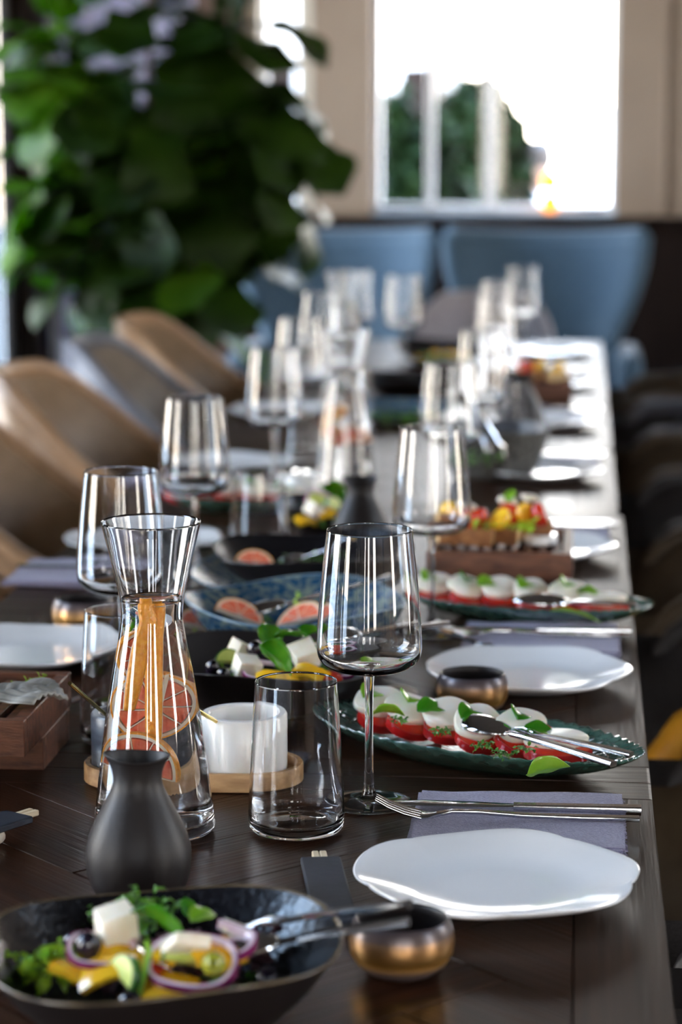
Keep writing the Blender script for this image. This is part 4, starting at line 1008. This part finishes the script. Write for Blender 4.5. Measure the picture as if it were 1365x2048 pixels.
pepper('small yellow pepper piece beside the green olive slice', -0.216, 1.368, .056, (.9, .1, .9), (.020, .015))
greens('green_lettuce', 'green lettuce behind the white feta cube of the near salad', -0.269, 1.458, .040, .028, 40, 'pesto', 71, .014, .012)
feta('thin white feta flake under the purple onion arc', -0.205, 1.41, .056, (.3, .4, .2), (.016, .010, .004), 8)
olive('black olive alone at the right end of the near salad', -0.181, 1.382, .034, (1.2, .2, 0), r=.0080)
olive('black olive at the front of the near salad', -0.257, 1.34, .032, (1.0, .2, 0), r=.0085)
olive('green olive slice inside the right onion ring', -0.209, 1.351, .054, (1.1, .2, 0), 'olive_green', .0075)
cucumber('half slice of cucumber beneath the feta wedge', -0.227, 1.362, .050, (.9, .2, .4), .0155)
cucumber('half slice of cucumber in front of the left onion ring', -0.263, 1.35, .044, (1.2, .3, -.9), .0135)
for i, (px, py, z, rz, s, l) in enumerate((
        (-0.274, 1.357, .047, .2, (.036, .022), 'yellow pepper strip below the left onion ring'), (-0.258, 1.363, .050, .9, (.028, .022), 'yellow pepper piece between the two onion rings'),
        (-0.24, 1.35, .040, -.1, (.040, .026), 'large yellow pepper piece at the front of the near salad'), (-0.237, 1.369, .053, 1.2, (.022, .014), 'yellow pepper piece behind the feta wedge'),
        (-0.209, 1.378, .053, -.8, (.030, .018), 'yellow pepper piece at the right end of the near salad'), (-0.296, 1.37, .042, 1.3, (.030, .020), 'yellow pepper piece beside the frisee'))):
    pepper(l, px, py, z, (.35, .1 * i - .2, rz), s)
pepper('red tomato piece at the front right of the near salad', -0.223, 1.356, .035, (.4, 0, .2), (.024, .016), 'tomato', name='tomato_piece', cat='tomato')
pepper('red tomato piece beneath the basil leaf', -0.246, 1.364, .046, (.6, .2, 1.0), (.020, .014), 'tomato', name='tomato_piece', cat='tomato')
sx_, sy_ = -0.25, 1.358
o = item('basil_stalk', 'pale green herb stem hanging over the front of the near salad', 'herb', tube([(0, 0, .004), (.002, -.004, .000), (.001, -.012, -.010), (-.001, -.018, -.022)], [.0016, .0018, .0018, .0012], 8), 'basil_light', sx_, sy_, .060)
sprig('small herb sprig rising at the back of the near salad', -0.284, 1.446, .050, (0, .1, -.6), .8)

# ---- greek salads further away: pieces scattered with one builder
def greek(px_list, what, grp, dx=0, dy=0):
    for kind, x, y, z, rot, s, w in px_list:
        l = what + w; x += dx; y += dy
        if kind == 'feta': feta('white feta cube in ' + l, x, y, z, rot, (.017 * s, .016 * s, .013 * s), int(x * 999), 'feta cubes in ' + grp)
        elif kind == 'olive': olive('black olive in ' + l, x, y, z, rot, r=.0075 * s, group='olives in ' + grp)
        elif kind == 'pepper': pepper('yellow pepper piece in ' + l, x, y, z, rot, (.026 * s, .017 * s), group='pepper pieces in ' + grp)
        elif kind == 'tomato': pepper('red tomato piece in ' + l, x, y, z, rot, (.024 * s, .015 * s), 'tomato', group='tomato pieces in ' + grp, name='tomato_piece', cat='tomato')
        elif kind == 'basil': basil('green basil leaf in ' + l, x, y, z, rot, .032 * s, .023 * s, .9, group='basil leaves in ' + grp)
        elif kind == 'onion': onion('purple onion ring in ' + l, x, y, z, rot, .018 * s, group='onion rings in ' + grp)
        elif kind == 'cucumber': cucumber('cucumber half slice in ' + l, x, y, z, rot, .014 * s, 'cucumber in ' + grp)
greek([('feta', -0.291, 2.151, .046, (.3, .2, .5), 1.35, ', lower left and largest'), ('feta', -0.302, 2.184, .055, (.2, .5, .9), 1.1, ', upper left'), ('feta', -0.239, 2.164, .056, (.5, -.3, .4), 1.4, ', at the right'),
       ('olive', -0.286, 2.172, .058, (.6, .2, 0), 1.1, ', between the left feta cubes'), ('olive', -0.324, 2.157, .043, (.6, .2, 0), 1.0, ', farthest left'), ('olive', -0.312, 2.143, .040, (.9, .2, 0), .9, ', left front'),
       ('basil', -0.259, 2.119, .062, (-.9, .5, .2), 1.35, ', drooping in the middle'), ('basil', -0.274, 2.177, .072, (.3, -1.0, 1.7), 1.1, ', standing upright'), ('basil', -0.253, 2.177, .070, (-.2, -.4, .3), 1.35, ', at the back'), ('basil', -0.237, 2.198, .066, (.2, .3, -.3), 1.0, ', small one at the right'),
       ('pepper', -0.265, 2.123, .043, (.5, 0, .1), 1.1, ', middle front'), ('pepper', -0.23, 2.13, .047, (.4, .2, -.2), 1.3, ', large one at the right'), ('pepper', -0.243, 2.129, .042, (.5, 0, .5), .9, ', small one in the centre'),
       ('onion', -0.275, 2.143, .044, (.4, .1, 0), 1.0, ', left of centre'), ('onion', -0.21, 2.164, .044, (.4, .1, 0), 1.0, ', far right'), ('tomato', -0.213, 2.143, .040, (.4, .1, 0), 1.0, ', front right'), ('cucumber', -0.311, 2.168, .046, (1.0, .1, .3), .9, ', far left')],
      'the middle greek salad', 'the middle greek salad', -.012, .028)
greens('green_lettuce', 'green lettuce bed of the middle greek salad', -0.273, 2.239, .018, .055, 60, 'pesto', 13, .014, .016)
greens('microgreens', 'small microgreens at the left of the middle greek salad', -0.318, 2.201, .040, .012, 12, 'frisee', 14, .006, .010)
greek([('cucumber', -0.338, 3.133, .050, (1.0, .1, .3), 1.4, ', in the middle'), ('pepper', -0.323, 3.084, .048, (.5, 0, .5), 1.1, ', towards the back right'), ('feta', -0.34, 3.08, .052, (.2, .5, .9), 1.2, ', left'), ('onion', -0.334, 3.103, .058, (.9, .3, .5), 1.1, ', at the top'),
       ('basil', -0.322, 3.157, .064, (-.4, .3, .9), 1.5, ', crowning the heap'), ('pepper', -0.347, 3.048, .044, (.5, 0, .5), 1.0, ', front left'), ('cucumber', -0.316, 3.101, .050, (1.2, .4, .9), 1.2, ', right')],
      'the salad beside the middle black jug', 'the small greek salad')
greens('green_lettuce', 'green lettuce bed of the small greek salad', -0.337, 3.176, .020, .040, 34, 'pesto', 23, .016, .015)

# ---- grapefruit pieces
def segment(label, x, y, z, rot, r=.026, m='grapefruit', group=None, frac=1.0):
    """half slice: flesh wedges inside a pith and peel rim"""
    e = thing('grapefruit_slice' if m == 'grapefruit' else 'orange_slice', label, 'fruit slice', (x, y, TZ + z), 0, group); e.rotation_euler = rot
    n = 5; g = []
    for i in range(n):
        a0 = pi * frac * i / n + .022; a1 = pi * frac * (i + 1) / n - .022; A = [(0.06 * r * cos((a0 + a1) / 2), .10 * r * sin((a0 + a1) / 2))] + [(r * .86 * cos(a0 + (a1 - a0) * k / 6), r * .86 * sin(a0 + (a1 - a0) * k / 6)) for k in range(7)]
        c = (sum(p[0] for p in A) / 8, sum(p[1] for p in A) / 8); rows = []
        for h, q in ((-.0030, .93), (-.0022, 1), (.0022, 1), (.0030, .93)): rows.append([(c[0] + (p[0] - c[0]) * q, c[1] + (p[1] - c[1]) * q, h) for p in A])
        V = [v for rr in rows for v in rr]; F = [[k * 8 + j, k * 8 + (j + 1) % 8, (k + 1) * 8 + (j + 1) % 8, (k + 1) * 8 + j] for k in range(3) for j in range(8)] + [list(range(8))[::-1], [24 + j for j in range(8)]]
        mo('flesh_segment', V, F, m, e, sharp=60)
    pt = [(r * .93 * cos(pi * frac * i / 24), r * .93 * sin(pi * frac * i / 24), 0) for i in range(25)]
    mo('pith', *J(tube(pt, 0, flat=(r * .10, .0056)), *[tube([(0, 0, 0), (r * .9 * cos(pi * frac * i / n), r * .9 * sin(pi * frac * i / n), 0)], 0, flat=(.0009, .0052)) for i in range(n + 1)]), 'pith', e)
    mo('peel', *tube([(p[0] * 1.065, p[1] * 1.065, 0) for p in pt], 0, flat=(.0014, .0060)), 'peel', e)
    return e
def peel(label, P, w=.011, tw=0.0, group=None):
    """long strip of orange peel, pith side and zest side"""
    e = thing('orange_peel', label, 'fruit peel', P[0], 0, group); Q = [Vector(p) - Vector(P[0]) for p in P]
    def fn_off(o_, ww):
        def fn(u, v):
            t = u * (len(Q) - 1); i = min(len(Q) - 2, int(t)); p = Q[i].lerp(Q[i + 1], t - i); a = tw * u + .2
            s = Vector((cos(a), sin(a), 0)); nrm = Vector((-sin(a), cos(a), 0)); q = v - .5
            return p + s * q * ww * (1 - .35 * abs(2 * u - 1) ** 3) + nrm * (o_ + .012 * (q * q - .1) * .8)
        return fn
    mo('zest', *sheet(fn_off(-.0008, w), 26, 6, .0010), 'peel', e, sharp=0)
    mo('pith', *sheet(fn_off(.0006, w * .99), 26, 6, .0014), 'pith', e, sharp=0)
    return e
cx_, cy_ = -.324, 1.800; Z0 = TZ
peel('curled orange peel strip rising to the water line on the left in the near carafe', [(cx_ - .003, cy_ - .010, Z0 + .186), (cx_ + .000, cy_ - .012, Z0 + .168), (cx_ - .006, cy_ - .013, Z0 + .145), (cx_ - .010, cy_ - .016, Z0 + .120), (cx_ - .013, cy_ - .018, Z0 + .100)], .0125, .3)
peel('second orange peel strip hanging down through the near carafe', [(cx_ + .006, cy_ - .006, Z0 + .180), (cx_ + .003, cy_ - .008, Z0 + .155), (cx_ + .002, cy_ - .008, Z0 + .120), (cx_ + .002, cy_ - .010, Z0 + .085), (cx_ + .001, cy_ - .012, Z0 + .050)], .0105, -.3)
segment('grapefruit half slice high on the right in the near carafe', cx_ + .002, cy_ + .004, .138, (radians(90), radians(-82), radians(10)), .0235)
segment('grapefruit half slice against the right wall in the middle of the near carafe', cx_ + .004, cy_ - .002, .098, (radians(90), radians(-78), radians(-14)), .0290)
segment('grapefruit half slice low on the left in the near carafe', cx_ - .008, cy_ - .018, .052, (radians(90), radians(10), radians(-12)), .0310)
segment('grapefruit half slice at the left in the upper body of the near carafe', cx_ - .004, cy_ + .008, .098, (radians(90), radians(78), radians(20)), .0260)
c2x, c2y = -.347, 3.579
segment('orange half slice in the blurred middle carafe', c2x - .008, c2y - .004, .105, (radians(90), radians(-60), 0), .028, 'orange_flesh')
segment('pink grapefruit half slice in the blurred middle carafe', c2x + .012, c2y - .012, .075, (radians(90), radians(-8), 0), .028)
segment('pink slice of grapefruit at the left of the blurred middle carafe', c2x - .016, c2y - .010, .080, (radians(90), radians(30), .3), .022)
# grapefruit salad in the blue bowl and the nested black bowl
for i, (x, y, z, rot, s, l) in enumerate(((-0.35, 2.454, .036, (.5, .4, .2), .026, 'pink grapefruit wedge left of the black spoon in the blue bowl'), (-0.285, 2.45, .034, (.6, -.3, -.3), .026, 'pink grapefruit wedge right of the black spoon in the blue bowl'),
        (-0.39, 2.424, .032, (.7, .3, .6), .020, 'pink grapefruit wedge at the left of the blue bowl'), (-0.368, 2.71, .045, (.6, .2, 0), .022, 'pink grapefruit wedge at the left of the nested black bowl'))):
    segment(l, x, y, z, rot, s)
greens('green_lettuce', 'green herbs of the grapefruit salad in the blue bowl', -0.348, 2.525, .014, .060, 60, 'pesto', 33, .006, .012)
greens('frisee', 'light green leaves at the left of the blue bowl salad', -0.386, 2.493, .022, .022, 18, 'frisee', 34, .006, .010)
sprig('upright herb sprig in the blue bowl', -0.296, 2.474, .034, (0, -.3, 0), .8, 'frisee')
greens('green_lettuce', 'green leaves in the nested black bowl', -0.342, 2.838, .022, .060, 50, 'pesto', 35, .012, .015)
greens('green_lettuce', 'green garnish in the stone bowl', -0.147, 3.603, .045, .040, 24, 'pesto', 36, .010, .014)
greens('yellow_salad', 'yellow salad in the far black dish', -0.318, 5.514, .022, .055, 40, 'yellow_pepper', 37, .012, .018, cat='salad')
greens('green_lettuce', 'green salad in the far black dish', -0.301, 5.429, .022, .060, 30, 'pesto', 38, .010, .018)
greens('green_lettuce', 'green salad in the blurred teal dish', -0.324, 4.369, .014, .06, 40, 'pesto', 39, .010, .018)

# ---- caprese
def disc(r, th, edge=.25, n=36, seed=0, amp=.03):
    def md(q, z, a): k = 1 + amp * sin(2 * a + seed) + amp * .6 * sin(5 * a + seed * 2); return (q * k * cos(a), q * k * sin(a) * .74, z)
    return lathe([(0, -th / 2), (r * .97, -th / 2), (r, -th * .35), (r, th * .35), (r * .97, th / 2), (0, th / 2)], n, mod=md)
def tomato(label, x, y, z, rot, r=.027, seed=0, group=None):
    e = thing('tomato_slice', label, 'tomato', (x, y, TZ + z), 0, group); e.rotation_euler = rot
    mo('slice_flesh', *disc(r * .96, .0075, seed=seed), 'tomato', e, sharp=60)
    mo('slice_skin', *tube([(r * cos(a) * (1 + .03 * sin(2 * a + seed)), r * .74 * sin(a) * (1 + .03 * sin(2 * a + seed)), 0) for a in [2 * pi * i / 36 for i in range(37)]], 0, flat=(.0016, .0075)), 'tomato_skin', e)
    return e
def mozz(label, x, y, z, rot, r=.023, seed=0, group=None):
    return item('mozzarella_slice', label, 'cheese', disc(r, .0062, seed=seed + 3, amp=.05), 'mozzarella', x, y, z, rot, group, sharp=60)
def caprese(ox, oy, ang, n, L_, where, labels=None, s=1.0, light=()):
    ca, sa = cos(ang), sin(ang)
    for i in range(n):
        t = -L_ / 2 + L_ * i / (n - 1); jy = .004 * cos(i * 3.1)
        x = ox + t * ca - jy * sa; y = oy + t * sa + jy * ca
        w = labels[i] if labels else None; grp = None if labels else 'caprese slices on ' + where
        rot = (.42 + .06 * sin(i * 2), -.10 + .08 * sin(i * 1.7), .92 + .12 * sin(i * 2.7)); z = (.0235 if i < n - 1 else .0205)
        if i == n - 1: rot = (.10, .0, .2)
        tomato(('red tomato slice %s on %s' % (w, where)) if w else 'red tomato slice on ' + where, x, y, z, rot, .0300 * s, i, grp and 'tomato ' + grp)
        m = Euler(rot).to_matrix(); up = m @ Vector((0, 0, 1)); al = m @ Vector((0, 1, 0)); k = m @ Vector((1, 0, 0))
        c = Vector((x, y, z)) + up * .0070 + al * .0100
        mozz(('white mozzarella slice %s on %s' % (w, where)) if w else 'white mozzarella slice on ' + where, *c, rot, .0265 * s, i, grp and 'mozzarella ' + grp)
        c2 = Vector((x, y, z)) + up * .0120 + al * .020 + k * (.010 * sin(i * 2.2))
        basil(('green basil leaf %s on %s' % (w, where)) if w else 'green basil leaf on ' + where, *c2, (rot[0] + .1, rot[1] - .3, rot[2] + .5 * sin(i * 2)), .036 * s, .021 * s, 1.3, 'basil_light' if i in light else 'basil', grp and 'basil ' + grp)
CL = ['first from the left', 'second from the left', 'third from the left', 'fourth from the left', 'fifth from the left', 'sixth and last at the right']
caprese(-.090, 2.049, -.55, 6, .186, 'the near caprese platter', CL, 1.0, (0, 1))
basil('light basil leaf standing at the right end of the near caprese platter', -0.02, 1.849, .042, (-.9, -.3, .5), .036, .026, .5, 'basil_light')
basil('pale basil leaf at the far left end of the near caprese platter', -0.162, 2.038, .040, (-.5, -.3, .7), .034, .026, .9, 'basil_light')
for i, (px, py) in enumerate(((-0.149, 2.018), (-0.112, 1.983), (-0.074, 1.937), (-0.055, 1.915), (-0.039, 1.932))):
    greens('pesto', ['dark green pesto on the left slices', 'dark green pesto on the second slices', 'dark green pesto in the middle', 'dark green pesto right of the middle', 'dark green pesto by the spoon'][i] + ' of the near caprese platter', px, py, .036, .009, 34, 'pesto', 50 + i, .004, .0045, cat='pesto')
caprese(-.060, 2.650, -.22, 6, .190, 'the far caprese platter', CL, .95, (0, 2, 3, 4, 5))
basil('light green basil leaf lying at the right end of the far caprese platter', -0.001, 2.512, .032, (-.2, 0, .1), .055, .020, .5, 'basil_light')
caprese(-.490, 3.385, -.1, 5, .15, 'the dark left platter', ['at the left end', 'second from the left', 'in the middle', 'second from the right', 'at the right end'], 1.0, ())

# ---- bruschetta on the crates
def bread(label, x, y, z, rot, s, seed, group):
    e = thing('bread_slice', label, 'bread', (x, y, TZ + z), 0, group); e.rotation_euler = rot
    mo('crumb', *chunk(s[0], s[1], s[2], .003, seed, .10), 'bread', e, sharp=60)
    mo('crust', *X(chunk(s[0] * 1.02, .005, s[2] * 1.02, .0015, seed + 9, .06), (0, -s[1] * .52, 0)), 'crust', e, sharp=60)
    return e
def halftom(label, x, y, z, rot, m, group, r=.0125):
    e = thing('cherry_tomato', label, 'tomato', (x, y, TZ + z), 0, group); e.rotation_euler = rot
    mo('cut_half', *lathe([(0, .001), (r * .9, .001), (r, -.001), (r * .9, -r * .55), (r * .55, -r * .9), (0, -r)], 24), m, e, sharp=50)
    return e
for i, (px, py, w) in enumerate(((-0.145, 2.793, 'left'), (-0.115, 2.789, 'middle'), (-0.084, 2.806, 'right of the middle'), (-0.05, 2.831, 'right end'))):
    bread('toasted bread piece at the %s of the bruschetta on the walnut crate' % w, px, py + .02, .070, (0, .1 * sin(i), .2 * cos(i * 2)), (.036, .034, .024), i, None)
for i, (px, py, m, w) in enumerate(((-0.146, 2.804, 'yellow_pepper', 'yellow one far left'), (-0.118, 2.773, 'tomato', 'red one left'), (-0.091, 2.768, 'yellow_pepper', 'yellow one middle'), (-0.079, 2.79, 'tomato', 'red one middle'),
                                    (-0.056, 2.792, 'yellow_pepper', 'yellow one right'), (-0.04, 2.794, 'tomato', 'red one far right'))):
    halftom('halved cherry tomato on the bruschetta of the near walnut crate, ' + w, px, py + .015, .094, (-1.0 + .3 * sin(i), .3 * cos(i), i), m, None, .0150)
greens('pesto', 'chopped green topping of the bruschetta', -0.089, 2.785, .083, .045, 50, 'frisee', 61, .006, .010, cat='topping')
basil('basil tip on top of the bruschetta', -0.078, 2.842, .110, (0, -1.0, 1.2), .022, .014, .6, 'basil_light')
feta('white cheese shaving on the left of the bruschetta', -0.127, 2.812, .101, (.3, .2, .4), (.022, .012, .005), 3)
feta('white cheese shaving on the middle of the bruschetta', -0.082, 2.843, .104, (.3, .2, .1), (.022, .012, .006), 4)
feta('white cheese shaving on the right of the bruschetta', -0.056, 2.865, .105, (.3, .1, .7), (.020, .012, .005), 5)
o = make_pot('salt_dish', 'tiny white dish of salt at the right of the walnut crate', 'porcelain', .020, .012, (-0.042, 2.834, TZ + .0545), 'salt', 'dish')
for i, (px, py, m, w) in enumerate(((-0.103, 4.686, 'tomato', 'red one'), (-0.081, 4.708, 'yellow_pepper', 'left yellow one'), (-0.045, 4.692, 'yellow_pepper', 'right yellow one'))):
    bread('toasted bread piece under the %s on the far walnut crate' % w, px, py, .068, (0, 0, i), (.036, .034, .018), i + 20, None)
    halftom('halved cherry tomato on the far walnut crate, ' + w, px, py, .088, (-.7, .2, i), m, None, .017)
greens('pesto', 'green topping on the far walnut crate', -0.081, 4.721, .076, .035, 24, 'pesto', 62, .006, .012, cat='topping')
# ---- on the left crate: grey shell and herb sprig
def shell_fn(u, v):
    a = (u - .5) * 2.2; r = v * .060 * (1 + .05 * sin(u * 22)) * (1 - .25 * abs(a) / 1.1)
    return (-r * cos(a) * 1.2 + .045, r * sin(a), .006 + .010 * sin(v * 2.6) + .0012 * sin(v * 38) + .001 * sin(u * 22))
o = mo('oyster_shell', *sheet(shell_fn, 36, 24, .0018), 'shell', sharp=0); put(o, -0.474, 1.97, TZ + .0545, .1); tag(o, 'grey oyster shell lying on the slats of the left walnut crate', 'shell')
sprig('little green sprig at the back of the left walnut crate', -0.494, 2.016, .056, (0, .7, .4), 1.1, 'basil_light')
sprig('small green sprig beside the shell on the left crate', -0.499, 1.996, .056, (0, .9, .0), 1.1, 'basil_light')

bpy.context.view_layer.update()
